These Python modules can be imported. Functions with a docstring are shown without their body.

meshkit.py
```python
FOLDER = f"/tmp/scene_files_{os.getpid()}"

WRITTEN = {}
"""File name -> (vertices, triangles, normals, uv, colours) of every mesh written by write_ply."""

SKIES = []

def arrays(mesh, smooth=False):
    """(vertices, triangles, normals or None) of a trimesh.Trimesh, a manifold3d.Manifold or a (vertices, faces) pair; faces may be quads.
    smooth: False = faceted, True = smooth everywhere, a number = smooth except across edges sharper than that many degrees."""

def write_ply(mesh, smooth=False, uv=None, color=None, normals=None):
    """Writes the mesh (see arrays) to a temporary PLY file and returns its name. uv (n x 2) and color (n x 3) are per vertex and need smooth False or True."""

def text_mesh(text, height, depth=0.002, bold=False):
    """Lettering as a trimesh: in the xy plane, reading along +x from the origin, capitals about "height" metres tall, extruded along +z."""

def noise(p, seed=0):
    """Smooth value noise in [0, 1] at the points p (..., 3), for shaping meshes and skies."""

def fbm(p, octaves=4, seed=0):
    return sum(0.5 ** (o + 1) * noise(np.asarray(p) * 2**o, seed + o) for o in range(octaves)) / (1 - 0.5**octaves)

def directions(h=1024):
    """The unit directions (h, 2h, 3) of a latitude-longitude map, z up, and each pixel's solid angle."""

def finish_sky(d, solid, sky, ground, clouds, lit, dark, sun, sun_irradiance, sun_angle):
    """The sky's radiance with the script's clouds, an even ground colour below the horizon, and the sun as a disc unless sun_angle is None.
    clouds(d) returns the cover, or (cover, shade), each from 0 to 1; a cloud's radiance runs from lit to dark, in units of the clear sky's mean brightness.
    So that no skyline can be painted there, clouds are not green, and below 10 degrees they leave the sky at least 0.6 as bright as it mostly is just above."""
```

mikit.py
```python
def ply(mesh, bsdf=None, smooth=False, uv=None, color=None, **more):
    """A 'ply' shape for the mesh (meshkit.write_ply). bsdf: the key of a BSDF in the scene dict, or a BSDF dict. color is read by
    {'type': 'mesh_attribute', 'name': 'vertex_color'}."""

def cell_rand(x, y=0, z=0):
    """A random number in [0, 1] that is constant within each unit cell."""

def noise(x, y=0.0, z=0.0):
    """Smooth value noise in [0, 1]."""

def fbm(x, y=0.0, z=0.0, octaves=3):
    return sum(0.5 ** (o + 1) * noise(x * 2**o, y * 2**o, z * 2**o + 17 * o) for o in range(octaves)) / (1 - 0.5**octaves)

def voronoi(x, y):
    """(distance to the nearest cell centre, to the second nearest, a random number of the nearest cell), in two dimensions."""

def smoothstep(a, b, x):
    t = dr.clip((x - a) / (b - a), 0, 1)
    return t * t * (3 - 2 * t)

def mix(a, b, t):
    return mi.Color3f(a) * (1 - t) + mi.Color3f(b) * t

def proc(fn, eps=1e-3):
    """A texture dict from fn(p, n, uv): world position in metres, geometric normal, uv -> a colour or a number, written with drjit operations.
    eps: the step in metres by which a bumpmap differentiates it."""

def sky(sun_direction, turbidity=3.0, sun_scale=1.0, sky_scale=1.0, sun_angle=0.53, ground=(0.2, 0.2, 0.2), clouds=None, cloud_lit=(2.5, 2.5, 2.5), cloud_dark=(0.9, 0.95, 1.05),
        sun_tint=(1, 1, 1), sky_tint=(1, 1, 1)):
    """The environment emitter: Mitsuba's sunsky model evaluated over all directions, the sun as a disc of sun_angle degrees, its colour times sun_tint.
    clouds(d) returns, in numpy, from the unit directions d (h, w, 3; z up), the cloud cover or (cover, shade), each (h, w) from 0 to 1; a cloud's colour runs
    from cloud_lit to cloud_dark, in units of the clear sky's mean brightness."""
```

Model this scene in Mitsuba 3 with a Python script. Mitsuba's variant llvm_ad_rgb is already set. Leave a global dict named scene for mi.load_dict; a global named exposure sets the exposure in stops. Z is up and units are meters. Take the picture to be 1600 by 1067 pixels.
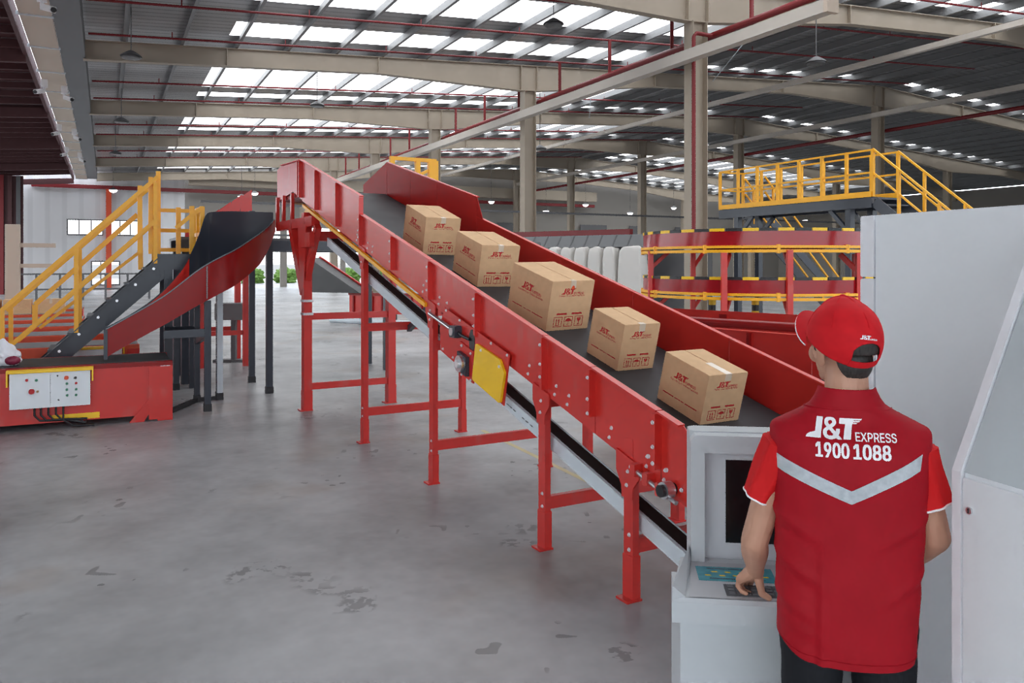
import math, random
import numpy as np, trimesh, mitsuba as mi, drjit as dr, mikit, meshkit
import manifold3d as m3
from shapely.geometry import Polygon, box as sbox
from shapely.ops import unary_union
from mikit import proc, noise, fbm, smoothstep, mix, cell_rand

# ---------------------------------------------------------------- camera, sky, exposure
scene, labels = {}, {}
FPX, EYE, HORIZON = 1244.0, 1.80, 412.0          # focal length in pixels of the 1600 wide frame, eye height, horizon row
T4 = mi.ScalarTransform4f
scene['camera'] = {'type': 'perspective', 'fov': math.degrees(2 * math.atan(800 / FPX)), 'fov_axis': 'x',
                   'to_world': T4().look_at(origin=[0, 0, EYE], target=[0, 1, EYE], up=[0, 0, 1]),
                   'principal_point_offset_x': 0.0, 'principal_point_offset_y': (533.5 - HORIZON) / 1067.0,
                   'near_clip': 0.05, 'far_clip': 400.0}
exposure = 0.40
def overcast(d):
    n = meshkit.fbm(d * 3.0 + 7.0, 4)
    return np.clip(0.75 + 0.5 * (n - 0.5), 0, 1), np.clip(1.2 * (n - 0.35), 0, 1)
scene['sky'] = mikit.sky([-0.6, -0.45, 0.66], turbidity=4.0, sun_scale=0.0, sky_scale=1.0, clouds=overcast,
                         cloud_lit=(1.5, 1.5, 1.5), cloud_dark=(0.9, 0.93, 0.98), ground=(0.3, 0.3, 0.29))
scene['sky']['scale'] = 15.0
scene['sky']['sampling_weight'] = 6.0
SKYLIGHT = 2.3          # radiance of the daylit translucent roof sheets

# ---------------------------------------------------------------- frames: building (x = v across, y = u along), incline conveyor (x = w, y = s)
def rotz(a, t=(0, 0, 0)):
    m = np.eye(4); c, s = math.cos(a), math.sin(a)
    m[:2, :2] = [[c, -s], [s, c]]; m[:3, 3] = t
    return m
BLD = rotz(math.atan(635 / FPX))
CON = rotz(math.atan2(0.495, 0.869), (0.625, 4.27, 0))
ID = np.eye(4)

# ---------------------------------------------------------------- mesh helpers
_c = np.array([[sx * (1 - (k == 0) * .3), sy * (1 - (k == 1) * .3), sz * (1 - (k == 2) * .3)] for sx in (-1, 1) for sy in (-1, 1) for sz in (-1, 1) for k in range(3)])
_h = trimesh.Trimesh(_c, trimesh.convex.convex_hull(_c).faces, process=False) if False else None
from scipy.spatial import ConvexHull
def _hull_faces(pts):
    h = ConvexHull(pts); f = h.simplices.copy(); ctr = pts.mean(0)
    for i, t in enumerate(f):
        a, b, c = pts[t]
        if np.dot(np.cross(b - a, c - a), a - ctr) < 0: f[i] = t[::-1]
    return f
_CF = _hull_faces(_c)
_BV = np.array([[x, y, z] for x in (0, 1) for y in (0, 1) for z in (0, 1)], float)
_BF = _hull_faces(_BV)

def basis(z, up=(0, 0, 1)):
    z = np.asarray(z, float); z = z / np.linalg.norm(z)
    up = np.asarray(up, float)
    if abs(np.dot(z, up)) > 0.98 * np.linalg.norm(up): up = np.array([0, 1, 0]) if abs(z[1]) < 0.9 else np.array([1, 0, 0])
    x = np.cross(up, z); x /= np.linalg.norm(x)
    return x, np.cross(z, x), z

class MB:
    """Collects pieces into one mesh."""
    def __init__(s): s.v, s.f, s.n = [], [], 0
    def add(s, v, f):
        v = np.asarray(v, float); f = np.asarray(f, int)
        if f.shape[1] == 4: f = np.vstack([f[:, [0, 1, 2]], f[:, [0, 2, 3]]])
        s.v.append(v); s.f.append(f + s.n); s.n += len(v); return s
    def box(s, lo, hi, ch=0.0):
        lo, hi = np.minimum(lo, hi).astype(float), np.maximum(lo, hi).astype(float)
        if ch <= 0: return s.add(lo + _BV * (hi - lo), _BF)
        c, h = (lo + hi) / 2, (hi - lo) / 2; ch = min(ch, h.min() * .6)
        v = c + np.sign(_c) * (h - (np.abs(np.abs(_c) - 1) > 1e-9) * ch)
        return s.add(v, _CF)
    def bar(s, p, q, w, h, up=(0, 0, 1), ch=0.0):
        p, q = np.asarray(p, float), np.asarray(q, float); L = np.linalg.norm(q - p)
        x, y, z = basis(q - p, up)
        t = MB().box((-w / 2, -h / 2, 0), (w / 2, h / 2, L), ch)
        return s.add(p + t.v[0] @ np.array([x, y, z]), t.f[0])
    def tube(s, pts, r, n=10, cap=True):
        pts = np.asarray(pts, float); m = len(pts)
        rr = np.broadcast_to(np.asarray(r, float), m)
        tan = np.gradient(pts, axis=0); tan /= np.linalg.norm(tan, axis=1, keepdims=True)
        x, y, _ = basis(tan[0]); out = []
        for i in range(m):
            x = x - tan[i] * np.dot(x, tan[i]); x /= np.linalg.norm(x); y = np.cross(tan[i], x)
            a = np.arange(n) * 2 * np.pi / n
            out.append(pts[i] + rr[i] * (np.cos(a)[:, None] * x + np.sin(a)[:, None] * y))
        v = np.vstack(out); f = []
        for i in range(m - 1):
            for k in range(n):
                a, b = i * n + k, i * n + (k + 1) % n
                f += [[a, b, b + n], [a, b + n, a + n]]
        if cap:
            v = np.vstack([v, pts[:1], pts[-1:]]); a, b = len(v) - 2, len(v) - 1
            for k in range(n):
                f += [[a, (k + 1) % n, k], [b, (m - 1) * n + k, (m - 1) * n + (k + 1) % n]]
        return s.add(v, f)
    def cyl(s, p, q, r, n=16): return s.tube([p, q], r, n)
    def prism(s, poly, o, ex, ey, t):
        """2-D polygon extruded by t along ex x ey, its plane through o."""
        poly = poly if hasattr(poly, 'exterior') else Polygon(poly)
        m = trimesh.creation.extrude_polygon(poly, abs(t), engine='earcut')
        ex, ey = np.asarray(ex, float), np.asarray(ey, float); ez = np.cross(ex, ey)
        v = np.asarray(o, float) + m.vertices[:, :1] * ex + m.vertices[:, 1:2] * ey + m.vertices[:, 2:3] * ez * np.sign(t)
        f = m.faces if t > 0 else m.faces[:, ::-1]
        return s.add(v, f)
    def sheet(s, A, Bp, t):
        """Ruled strip between two polylines, with thickness t (vector or length along its normal)."""
        A, Bp = np.asarray(A, float), np.asarray(Bp, float); n = len(A)
        if np.ndim(t) == 0:
            e = np.cross(np.gradient((A + Bp) / 2, axis=0), Bp - A); e /= np.linalg.norm(e, axis=1, keepdims=True); off = e * t
        else: off = np.broadcast_to(np.asarray(t, float), A.shape)
        v = np.vstack([A, Bp, A + off, Bp + off]); f = []
        for i in range(n - 1):
            a, b, c, d = i, i + 1, n + i, n + i + 1
            f += [[a, c, d], [a, d, b]]
            f += [[a + 2 * n, d + 2 * n, c + 2 * n], [a + 2 * n, b + 2 * n, d + 2 * n]]
            f += [[a, b, b + 2 * n], [a, b + 2 * n, a + 2 * n], [c, d + 2 * n, d], [c, c + 2 * n, d + 2 * n]]
        for i in (0, n - 1):
            q = [i, n + i, 3 * n + i, 2 * n + i]; f += [[q[0], q[2], q[1]], [q[0], q[3], q[2]]]
        return s.add(v, f)
    def mesh(s, M=None, fix=True):
        v, f = np.vstack(s.v), np.vstack(s.f)
        if M is not None: v = v @ M[:3, :3].T + M[:3, 3]
        return trimesh.Trimesh(v, f, process=False)

def put(key, mb, mat, M=None, smooth=False, **kw):
    """One entry of the scene; a key that is taken gets the next three-digit number."""
    k, i = key, 0
    while k in scene: i += 1; k = f'{key}_{i:03d}'
    m = mb.mesh(M) if isinstance(mb, MB) else mb
    if M is not None and not isinstance(mb, MB): m = m.copy(); m.apply_transform(M)
    scene[k] = mikit.ply(m, mat, smooth=smooth, **kw)
    return k
_used = set()
def thing(name, label, cat, group=None):
    k, i = name, 0
    while k in _used: i += 1; k = f'{name}_{i:03d}'
    _used.add(k)
    labels[k] = {'label': label, 'category': cat}
    if group: labels[k]['group'] = group
    return k
def struct(key, mb, mat, M=None, smooth=False):
    k = put(key, mb, mat, M, smooth); _used.add(k); labels[k] = {'kind': 'structure', 'label': key.replace('_', ' ')}; return k
def place(m, M): return T4(np.asarray(m @ M if M is not None else m).tolist())

# ---------------------------------------------------------------- materials
def mat(name, rgb, rough=0.5, metal=0.0, spec=0.5, **kw):
    col = {'type': 'rgb', 'value': list(rgb)} if not isinstance(rgb, dict) else rgb
    scene['mat_' + name] = {'type': 'twosided', 'bsdf': {'type': 'principled', 'base_color': col, 'roughness': rough if isinstance(rough, dict) else float(rough), 'metallic': float(metal), 'specular': float(spec), **kw}}
    return 'mat_' + name
def red_fn(p, n, uv):
    k = fbm(p.x * 1.7, p.y * 1.7, p.z * 2.3, 3)
    s = smoothstep(0.62, 0.8, fbm(p.x * 7 + 3, p.y * 7, p.z * 3, 3))
    return mix((0.60, 0.030, 0.022), (0.50, 0.022, 0.016), k) * (1 - 0.12 * s) + mi.Color3f(0.05, 0.035, 0.03) * s
RED = mat('red_paint', proc(red_fn), 0.30, 0.0, 0.5)
REDSHADE = mat('red_paint_matt', (0.44, 0.018, 0.014), 0.5, 0.0, 0.3)  # same red paint, with the shade inside the trough put into the colour
DEEPRED = mat('deep_red_paint', (0.25, 0.007, 0.007), 0.3, 0, 0.3)
REDPIPE = mat('red_pipe', (0.17, 0.008, 0.011), 0.45)
ORANGE = mat('orange_red', (0.62, 0.075, 0.025), 0.45)
YELLOW = mat('yellow_paint', (0.88, 0.42, 0.012), 0.38)
SAFETY = mat('safety_yellow', (0.86, 0.52, 0.01), 0.35)
CHAR = mat('charcoal_paint', (0.031, 0.037, 0.050), 0.3)
BLACK = mat('black_plastic', (0.012, 0.012, 0.014), 0.4)
RUBBER = mat('belt_rubber', proc(lambda p, n, uv: mix((0.042, 0.043, 0.046), (0.028, 0.028, 0.031), fbm(p.x * 3, p.y * 3, p.z * 3, 3))), 0.55, 0, 0.3)
GALV = mat('pale_steel', (0.56, 0.62, 0.66), 0.38)
STEEL = mat('bright_steel', (0.62, 0.63, 0.65), 0.28, 0.9)
ZINC = mat('zinc_bolt', (0.75, 0.76, 0.78), 0.35, 0.6)
BEIGE = mat('beige_steel', (0.33, 0.28, 0.22), 0.5)
WHITEB = mat('white_steel', (0.50, 0.46, 0.41), 0.5)
PURLIN = mat('grey_purlin', (0.22, 0.225, 0.23), 0.5, 0.2)
GUTTER = mat('grey_gutter', (0.14, 0.145, 0.15), 0.5)
PANELW = mat('machine_grey', (0.70, 0.73, 0.75), 0.36)
PANELT = mat('machine_trim', (0.72, 0.73, 0.76), 0.36)
KIOSK = mat('kiosk_grey', (0.45, 0.48, 0.50), 0.4)
WALLW = mat('wall_white', proc(lambda p, n, uv: mi.Color3f(0.60, 0.60, 0.61) * (0.93 + 0.1 * smoothstep(0.1, 0.2, dr.abs(p.x * 0.891 + p.y * 0.4546 - dr.floor(p.x * 0.891 + p.y * 0.4546) - 0.5)))), 0.6)
WALLG = mat('wall_grey', (0.23, 0.215, 0.195), 0.6)
SHEENBELT = mat('pale_belt', (0.20, 0.20, 0.21), 0.4)  # farther rubber belts, their grazing sheen put into the colour
LOOPRED = mat('loop_red', (0.30, 0.008, 0.014), 0.16)
DARKROOF = mat('dark_canopy', (0.07, 0.022, 0.024), 0.6)
DARKMET = mat('dark_metal', (0.10, 0.10, 0.105), 0.5)
CREAM = mat('cream_metal', (0.52, 0.43, 0.345), 0.5)
SACK = mat('white_sack', (0.62, 0.60, 0.57), 0.8)
CARD = mat('cardboard', proc(lambda p, n, uv: mix((0.66, 0.43, 0.245), (0.58, 0.37, 0.205), fbm(p.x * 26, p.y * 26, p.z * 26, 3))), 0.75, 0, 0.25)
CARDL = mat('cardboard_edge', (0.40, 0.26, 0.14), 0.8, 0, 0.2)
TAPE = mat('packing_tape', (0.62, 0.52, 0.40), 0.12)
PRINT = mat('red_print', (0.42, 0.018, 0.020), 0.6)
SCREEN = mat('dark_screen', (0.008, 0.008, 0.009), 0.15)
WHITE = mat('white_print', (0.80, 0.80, 0.82), 0.5)
FILM = {'type': 'x'}

def concrete(p, n, uv):
    a = fbm(p.x * 0.55, p.y * 0.55, 0.0, 5)
    b = fbm(p.x * 2.3 + 11, p.y * 2.3, 0.0, 4)
    c = fbm(p.x * 14, p.y * 14 + 5, 0.0, 3)
    t = fbm(p.x * 1.1 + 40, p.y * 1.1 - 13, 0.0, 4)
    g = 0.285 + 0.22 * (a - 0.5) + 0.13 * (b - 0.5) + 0.05 * (c - 0.5)
    warm = smoothstep(0.55, 0.75, t)
    col = mi.Color3f(g * 1.0, g * 1.015, g * 1.03) * (1 - warm) + mi.Color3f(g * 0.93, g * 0.88, g * 0.84) * warm
    m = smoothstep(0.735, 0.80, fbm(p.x * 1.9 - 7, p.y * 1.9 + 3, 0.0, 3)) * smoothstep(0.50, 0.62, fbm(p.x * 21, p.y * 21, 2.0, 3))
    s = smoothstep(0.86, 0.90, noise(p.x * 13.0 + 3, p.y * 13.0, 5.0)) * smoothstep(0.72, 0.8, noise(p.x * 1.3, p.y * 1.3 + 9, 1.0))
    return col * (1 - 0.38 * dr.minimum(m + s, 1.0))
CONC = mat('concrete', proc(concrete), proc(lambda p, n, uv: 0.30 + 0.2 * fbm(p.x * 1.4, p.y * 1.4, 3.0, 3)), 0, 0.45)
def foil(p, n, uv):
    u = -p.x * 0.4546 + p.y * 0.8907
    r = smoothstep(0.55, 0.95, dr.abs(2 * (u * 3.0 - dr.floor(u * 3.0)) - 1))
    k = fbm(u * 1.1, (p.x * 0.8907 + p.y * 0.4546) * 0.12, 0.0, 3)
    return mi.Color3f(0.38, 0.38, 0.385) * (0.65 + 0.7 * k) * (1 - 0.3 * r)
FOIL = mat('roof_foil', proc(foil), 0.36, 0.5)
# ================================================================ SETTING (building frame)
U0, U1, V0, V1 = -14.0, 62.0, -9.0, 64.0
b = MB().box((V0 - 8, U0 - 25, -0.2), (V1 + 4, U1 + 45, 0.0)); struct('floor', b, CONC, BLD)
labels['floor']['label'] = 'grey power-floated concrete warehouse floor'
VV, VC, VR = -0.55, 13.33, 31.5                       # valley, column row, ridge row
def ztop(v):                                          # top of the rafters
    v = np.asarray(v, float)
    return np.where(v < VR, 7.92 + 0.062 * (v - VV), 7.92 + 0.062 * (VR - VV) - 0.062 * (v - VR))
def depth(v):
    v = np.asarray(v, float)
    h = lambda c, a, w: a * np.clip(1 - np.abs(v - c) / w, 0, 1)
    return 0.50 + np.maximum.reduce([h(VC, .38, 5.5), h(VR, .42, 5.5), h(VR * 2 - VC, .38, 5.5), h(V1, .3, 4)])
FR = [6.86 + 9 * k for k in range(0, 7)]              # frames
for k, u in enumerate(FR):
    vs = np.array([VV, 2, 5, VC - 5.5, VC - 2.7, VC - .3, VC + .3, VC + 2.7, VC + 5.5, 22, VR - 5.5, VR - .3, VR + .3, VR + 5.5, 42, 2 * VR - VC - 5.5, 2 * VR - VC, 2 * VR - VC + 5.5, 60, V1])
    zt, zb = ztop(vs), ztop(vs) - depth(vs)
    b = MB()
    b.sheet(np.stack([vs, 0 * vs + u - .008, zb], 1), np.stack([vs, 0 * vs + u - .008, zt], 1), (0, .016, 0))
    b.sheet(np.stack([vs, 0 * vs + u - .12, zb], 1), np.stack([vs, 0 * vs + u + .12, zb], 1), (0, 0, -.02))
    b.sheet(np.stack([vs, 0 * vs + u - .12, zt], 1), np.stack([vs, 0 * vs + u + .12, zt], 1), (0, 0, .02))
    kf = struct('roof_beam', b, BEIGE, BLD); labels[kf]['label'] = 'cream steel portal frame rafter under the roof'
    for v in (3.2, VC - 5.5, VC - .32, VC + .32, VC + 5.5, 25.5, VR - .32, VR + .32, 37.5):
        z1 = float(ztop(v)); z0 = z1 - float(depth(v)); sl = 0.55 if v in (VC - 5.5,) else 0.0
        put(kf + '__stiffener', MB().box((v - .012, u - .12, z0), (v + .012, u + .12, z1)), BEIGE, BLD)
# columns: H sections
def column(v, u, z1, w=.26, d=.34):
    b = MB()
    b.box((v - d / 2, u - w / 2, 0), (v - d / 2 + .018, u + w / 2, z1)).box((v + d / 2 - .018, u - w / 2, 0), (v + d / 2, u + w / 2, z1)).box((v - d / 2, u - .008, 0), (v + d / 2, u + .008, z1))
    k = struct('column', b, BEIGE, BLD); labels[k]['label'] = 'cream steel H-section column'
    put(k + '__base_plate', MB().box((v - .25, u - .22, 0), (v + .25, u + .22, .03)), BEIGE, BLD)
    return k
for u in FR:
    for v in (VC, VR, 2 * VR - VC): column(v, u, float(ztop(v)) - float(depth(v)), .36, .46)
# roof sheet and purlins
b = MB()
for (va, vb) in ((VV, VR), (VR, V1)):
    za, zb_ = float(ztop(va)) + .30, float(ztop(vb)) + .30
    b.sheet([[va, U0, za], [va, U1, za]], [[vb, U0, zb_], [vb, U1, zb_]], (0, 0, .05))
struct('roof', b, FOIL, BLD); labels['roof']['label'] = 'corrugated metal roof with silver insulation foil'
pv = list(np.arange(0.5, VR - .3, 1.5)) + list(np.arange(VR + .6, V1, 1.5))
for v in pv:
    z = float(ztop(v)) + .03
    b = MB().box((v - .006, U0, z), (v + .006, U1, z + .26)).box((v - .075, U0, z), (v + .006, U1, z + .008)).box((v - .006, U0, z + .252), (v + .075, U1, z + .26))
    put('roof__purlin', b, PURLIN, BLD)
# translucent skylight sheets, lit by the day outside
def skylight(u0, u1, v0, v1, e=1.0):
    za, zb_ = float(ztop(v0)) + .293, float(ztop(v1)) + .293
    m = MB().add([[v0, u0, za], [v1, u0, zb_], [v1, u1, zb_], [v0, u1, za]], [[0, 2, 1], [0, 3, 2]])
    k = put('roof__skylight', m, 'mat_white_print', BLD)
    scene[k]['emitter'] = {'type': 'area', 'radiance': {'type': 'rgb', 'value': [SKYLIGHT * e * 0.97, SKYLIGHT * e, SKYLIGHT * e * 1.03]}, 'sampling_weight': 1.0}
    labels[k] = {'label': 'bright translucent skylight sheet'}
for k, u in enumerate([-2.14] + FR[:-1]):
    strips = [(3.0, 5.0), (7.0, 8.5)] if k == 2 else [(2.6, 7.0), (8.0, 8.85)]  # unseen bays over the camera: sheets widened, added to brighten the near floor
    for a, c in strips:
        skylight(u + a, u + c, 3.2, 26.0 if k < 2 else 18.2 if k == 2 else 20.0 if k == 3 else 26.0)
        if k >= 5: skylight(u + a, u + c, 34.0, 58.0)
    if 2 <= k < 5: skylight(u + 8.35, u + 8.8, 21.0, 30.0); skylight(u + 8.35, u + 8.8, 33.0, 56.0)
# valley gutter, fascia and the dark canopy to the left
zg = 7.45
struct('roof_gutter', MB().box((-1.08, U0, zg), (-.52, 60, zg + .06)).box((-.56, U0, zg), (-.50, 60, zg + .62)).box((-1.08, U0, zg), (-1.03, 60, zg + .5)), GUTTER, BLD)
labels['roof_gutter']['label'] = 'grey valley gutter running along the roof'
for i, u in enumerate(np.arange(9.0, 60, 3.0)):
    k = put('trim_1' if i == 0 else 'trim_1__panel', MB().box((-1.74, u, zg - .02), (-1.09, u + 2.93, zg + .05), .01), CREAM, BLD)
    put('trim_1__joint', MB().box((-1.80, u + 2.94, zg - .05), (-1.05, u + 2.99, zg + .03)), GALV, BLD)
labels['trim_1'] = {'kind': 'structure', 'label': 'cream metal soffit along the valley gutter'}
b = MB().sheet([[-1.9, U0, 7.75], [-1.9, 60, 7.75]], [[-9.0, U0, 7.25], [-9.0, 60, 7.25]], (0, 0, .05)); struct('roof_canopy', b, DARKROOF, BLD)
labels['roof_canopy']['label'] = 'dark canopy roof left of the gutter'
for u in np.arange(12, 59, 1.4):
    put('roof_canopy__purlin', MB().bar((-1.9, u, 7.62), (-9, u, 7.12), .09, .2), DARKROOF, BLD)
for u in FR[1:]:
    put('roof_canopy__rafter', MB().bar((-1.9, u, 7.35), (-9, u, 6.85), .16, .35), DARKROOF, BLD)
put('roof_canopy__fascia', MB().box((-1.95, U0, 7.35), (-1.85, 60, 7.75)), DARKROOF, BLD)
# far wall with its windows and door openings
b = Polygon([(-9.2, 0), (V1, 0), (V1, 9.2), (VR, 10.2), (-4.4, 8.2), (-9.2, 8.2)])
for (x0, x1, z0, z1) in ((-2.35, -.15, 3.75, 4.85), (.25, 2.2, 3.75, 4.85), (8.2, 12.0, 0, 4.6), (12.5, 16.7, 0, 4.6), (17.1, 21.0, 0, 4.6), (-.9, .9, .3, 2.0)):
    b = b.difference(sbox(x0, z0, x1, z1))
left = b.intersection(sbox(-10, 0, 5.1, 12)); rest = b.difference(sbox(-10, -1, 5.1, 12))
struct('wall_back', MB().prism(left, (0, U1, 0), (1, 0, 0), (0, 0, 1), -.2), WALLW, BLD); labels['wall_back']['label'] = 'white far wall panelled in metal sheet'
struct('wall_rear', MB().prism(rest, (0, U1 + .8, 0), (1, 0, 0), (0, 0, 1), -.2), WALLG, BLD); labels['wall_rear']['label'] = 'beige far wall with dock doors'
for i, (x0, x1, z0, z1) in enumerate(((-2.35, -.15, 3.75, 4.85), (.25, 2.2, 3.75, 4.85), (-.9, .9, .3, 2.0))):
    b = MB()
    for a, c in (((x0, z0), (x1, z0 + .07)), ((x0, z1 - .07), (x1, z1)), ((x0, z0), (x0 + .07, z1)), ((x1 - .07, z0), (x1, z1))): b.box((a[0], U1 - .05, a[1]), (c[0], U1 + .05, c[1]))
    for f in (1 / 3, 2 / 3): b.box((x0 + (x1 - x0) * f - .03, U1 - .03, z0), (x0 + (x1 - x0) * f + .03, U1 + .03, z1))
    k = struct(f'window_{i + 1}', b, DARKMET, BLD); labels[k]['label'] = 'dark framed window in the far wall'
scene['mat_pane'] = {'type': 'thindielectric', 'int_ior': 1.5}
for i, (x0, x1, z0, z1) in enumerate(((-2.35, -.15, 3.75, 4.85), (.25, 2.2, 3.75, 4.85), (-.9, .9, .3, 2.0))):
    for j in range(3):
        w = (x1 - x0) / 3
        put(f'window_{i + 1}__pane', MB().add([[x0 + j * w, U1, z0], [x0 + j * w + w, U1, z0], [x0 + j * w + w, U1, z1], [x0 + j * w, U1, z1]], [[0, 1, 2], [0, 2, 3]]), 'mat_pane', BLD)
struct('trim_2', MB().box((-4.4, U1 - .35, 6.95), (40, U1 - .1, 7.2)), REDPIPE, BLD); labels['trim_2']['label'] = 'red steel band along the top of the far wall'
struct('trim_3', MB().box((5.3, U1 - .7, 7.45), (40, U1 - .2, 8.3)), BEIGE, BLD); labels['trim_3']['label'] = 'cream beam above the far wall'
struct('trim_4', MB().box((.02, U1 - .35, 0), (.36, U1 - .1, 7.0)), ORANGE, BLD); labels['trim_4']['label'] = 'orange-red upright on the far wall'
struct('wall_right', MB().box((V1, 10, 0), (V1 + .2, U1 + 1, 7.9)), WALLG, BLD); labels['wall_right']['label'] = 'beige side wall far to the right'
for i, v in enumerate((30.5, 39.0, 44.5, 50.0)):
    put('wall_rear__vent', MB().box((v, U1 + .5, 4.3), (v + (2.9 if i % 2 else 1.6), U1 + .6, 5.4)), DARKMET, BLD)
put('wall_rear__light_band', MB().box((24, U1 + .5, 3.2), (60, U1 + .6, 3.6)), PANELW, BLD)
struct('wall_side', MB().box((-9.2, 0, 0), (-9.0, 13, 6.6)), WALLG, BLD); labels['wall_side']['label'] = 'added beige wall on the left beyond the frame, blocking side light'  # unseen wall, added to cut the light coming from the left
# slatted wall at the far left
struct('wall_left', MB().box((-9, 55.2, 0), (-4.35, 55.35, 7.0)), DARKROOF, BLD); labels['wall_left']['label'] = 'dark red slatted wall at the far left'
for i, v in enumerate(np.arange(-8.9, -4.4, .42)):
    put('wall_left__slat', MB().box((v, 55.05, 0), (v + .22, 55.2, 7.0)), [DARKROOF, CREAM, REDPIPE][i % 3] if i % 3 != 1 else DARKMET, BLD)
# outside: yard and a strip of shrubs behind the dock doors
# ================================================================ MAIN INCLINE CONVEYOR (frame: x = w across, y = s up the slope)
zb = lambda s: 0.745 + 0.280 * s                      # lower edge of the near guard
zt = lambda s: 1.130 + 0.2735 * s                     # its upper edge
zbelt = lambda s: 0.905 + 0.275 * min(s, 6.62)
CW = 1.14
EY, EZ = (0, 1, 0), (0, 0, 1)
def swz(poly, w, t, mb=None):                          # polygon in (s, z), extruded across from w by t
    mb = mb or MB()
    return mb.prism(poly, (w, 0, 0), EY, EZ, t)
inc = thing('incline_conveyor', 'long red inclined belt conveyor carrying the five cartons down to the grey kiosk', 'conveyor')
ribs = [-.266, .305, .818, 1.732, 2.573, 3.413, 4.288, 5.065, 5.877, 6.585]
edges = [-.95] + ribs + [7.898]
up = lambda s: 2.481 + 0.2735 * (s - 4.288)
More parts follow.
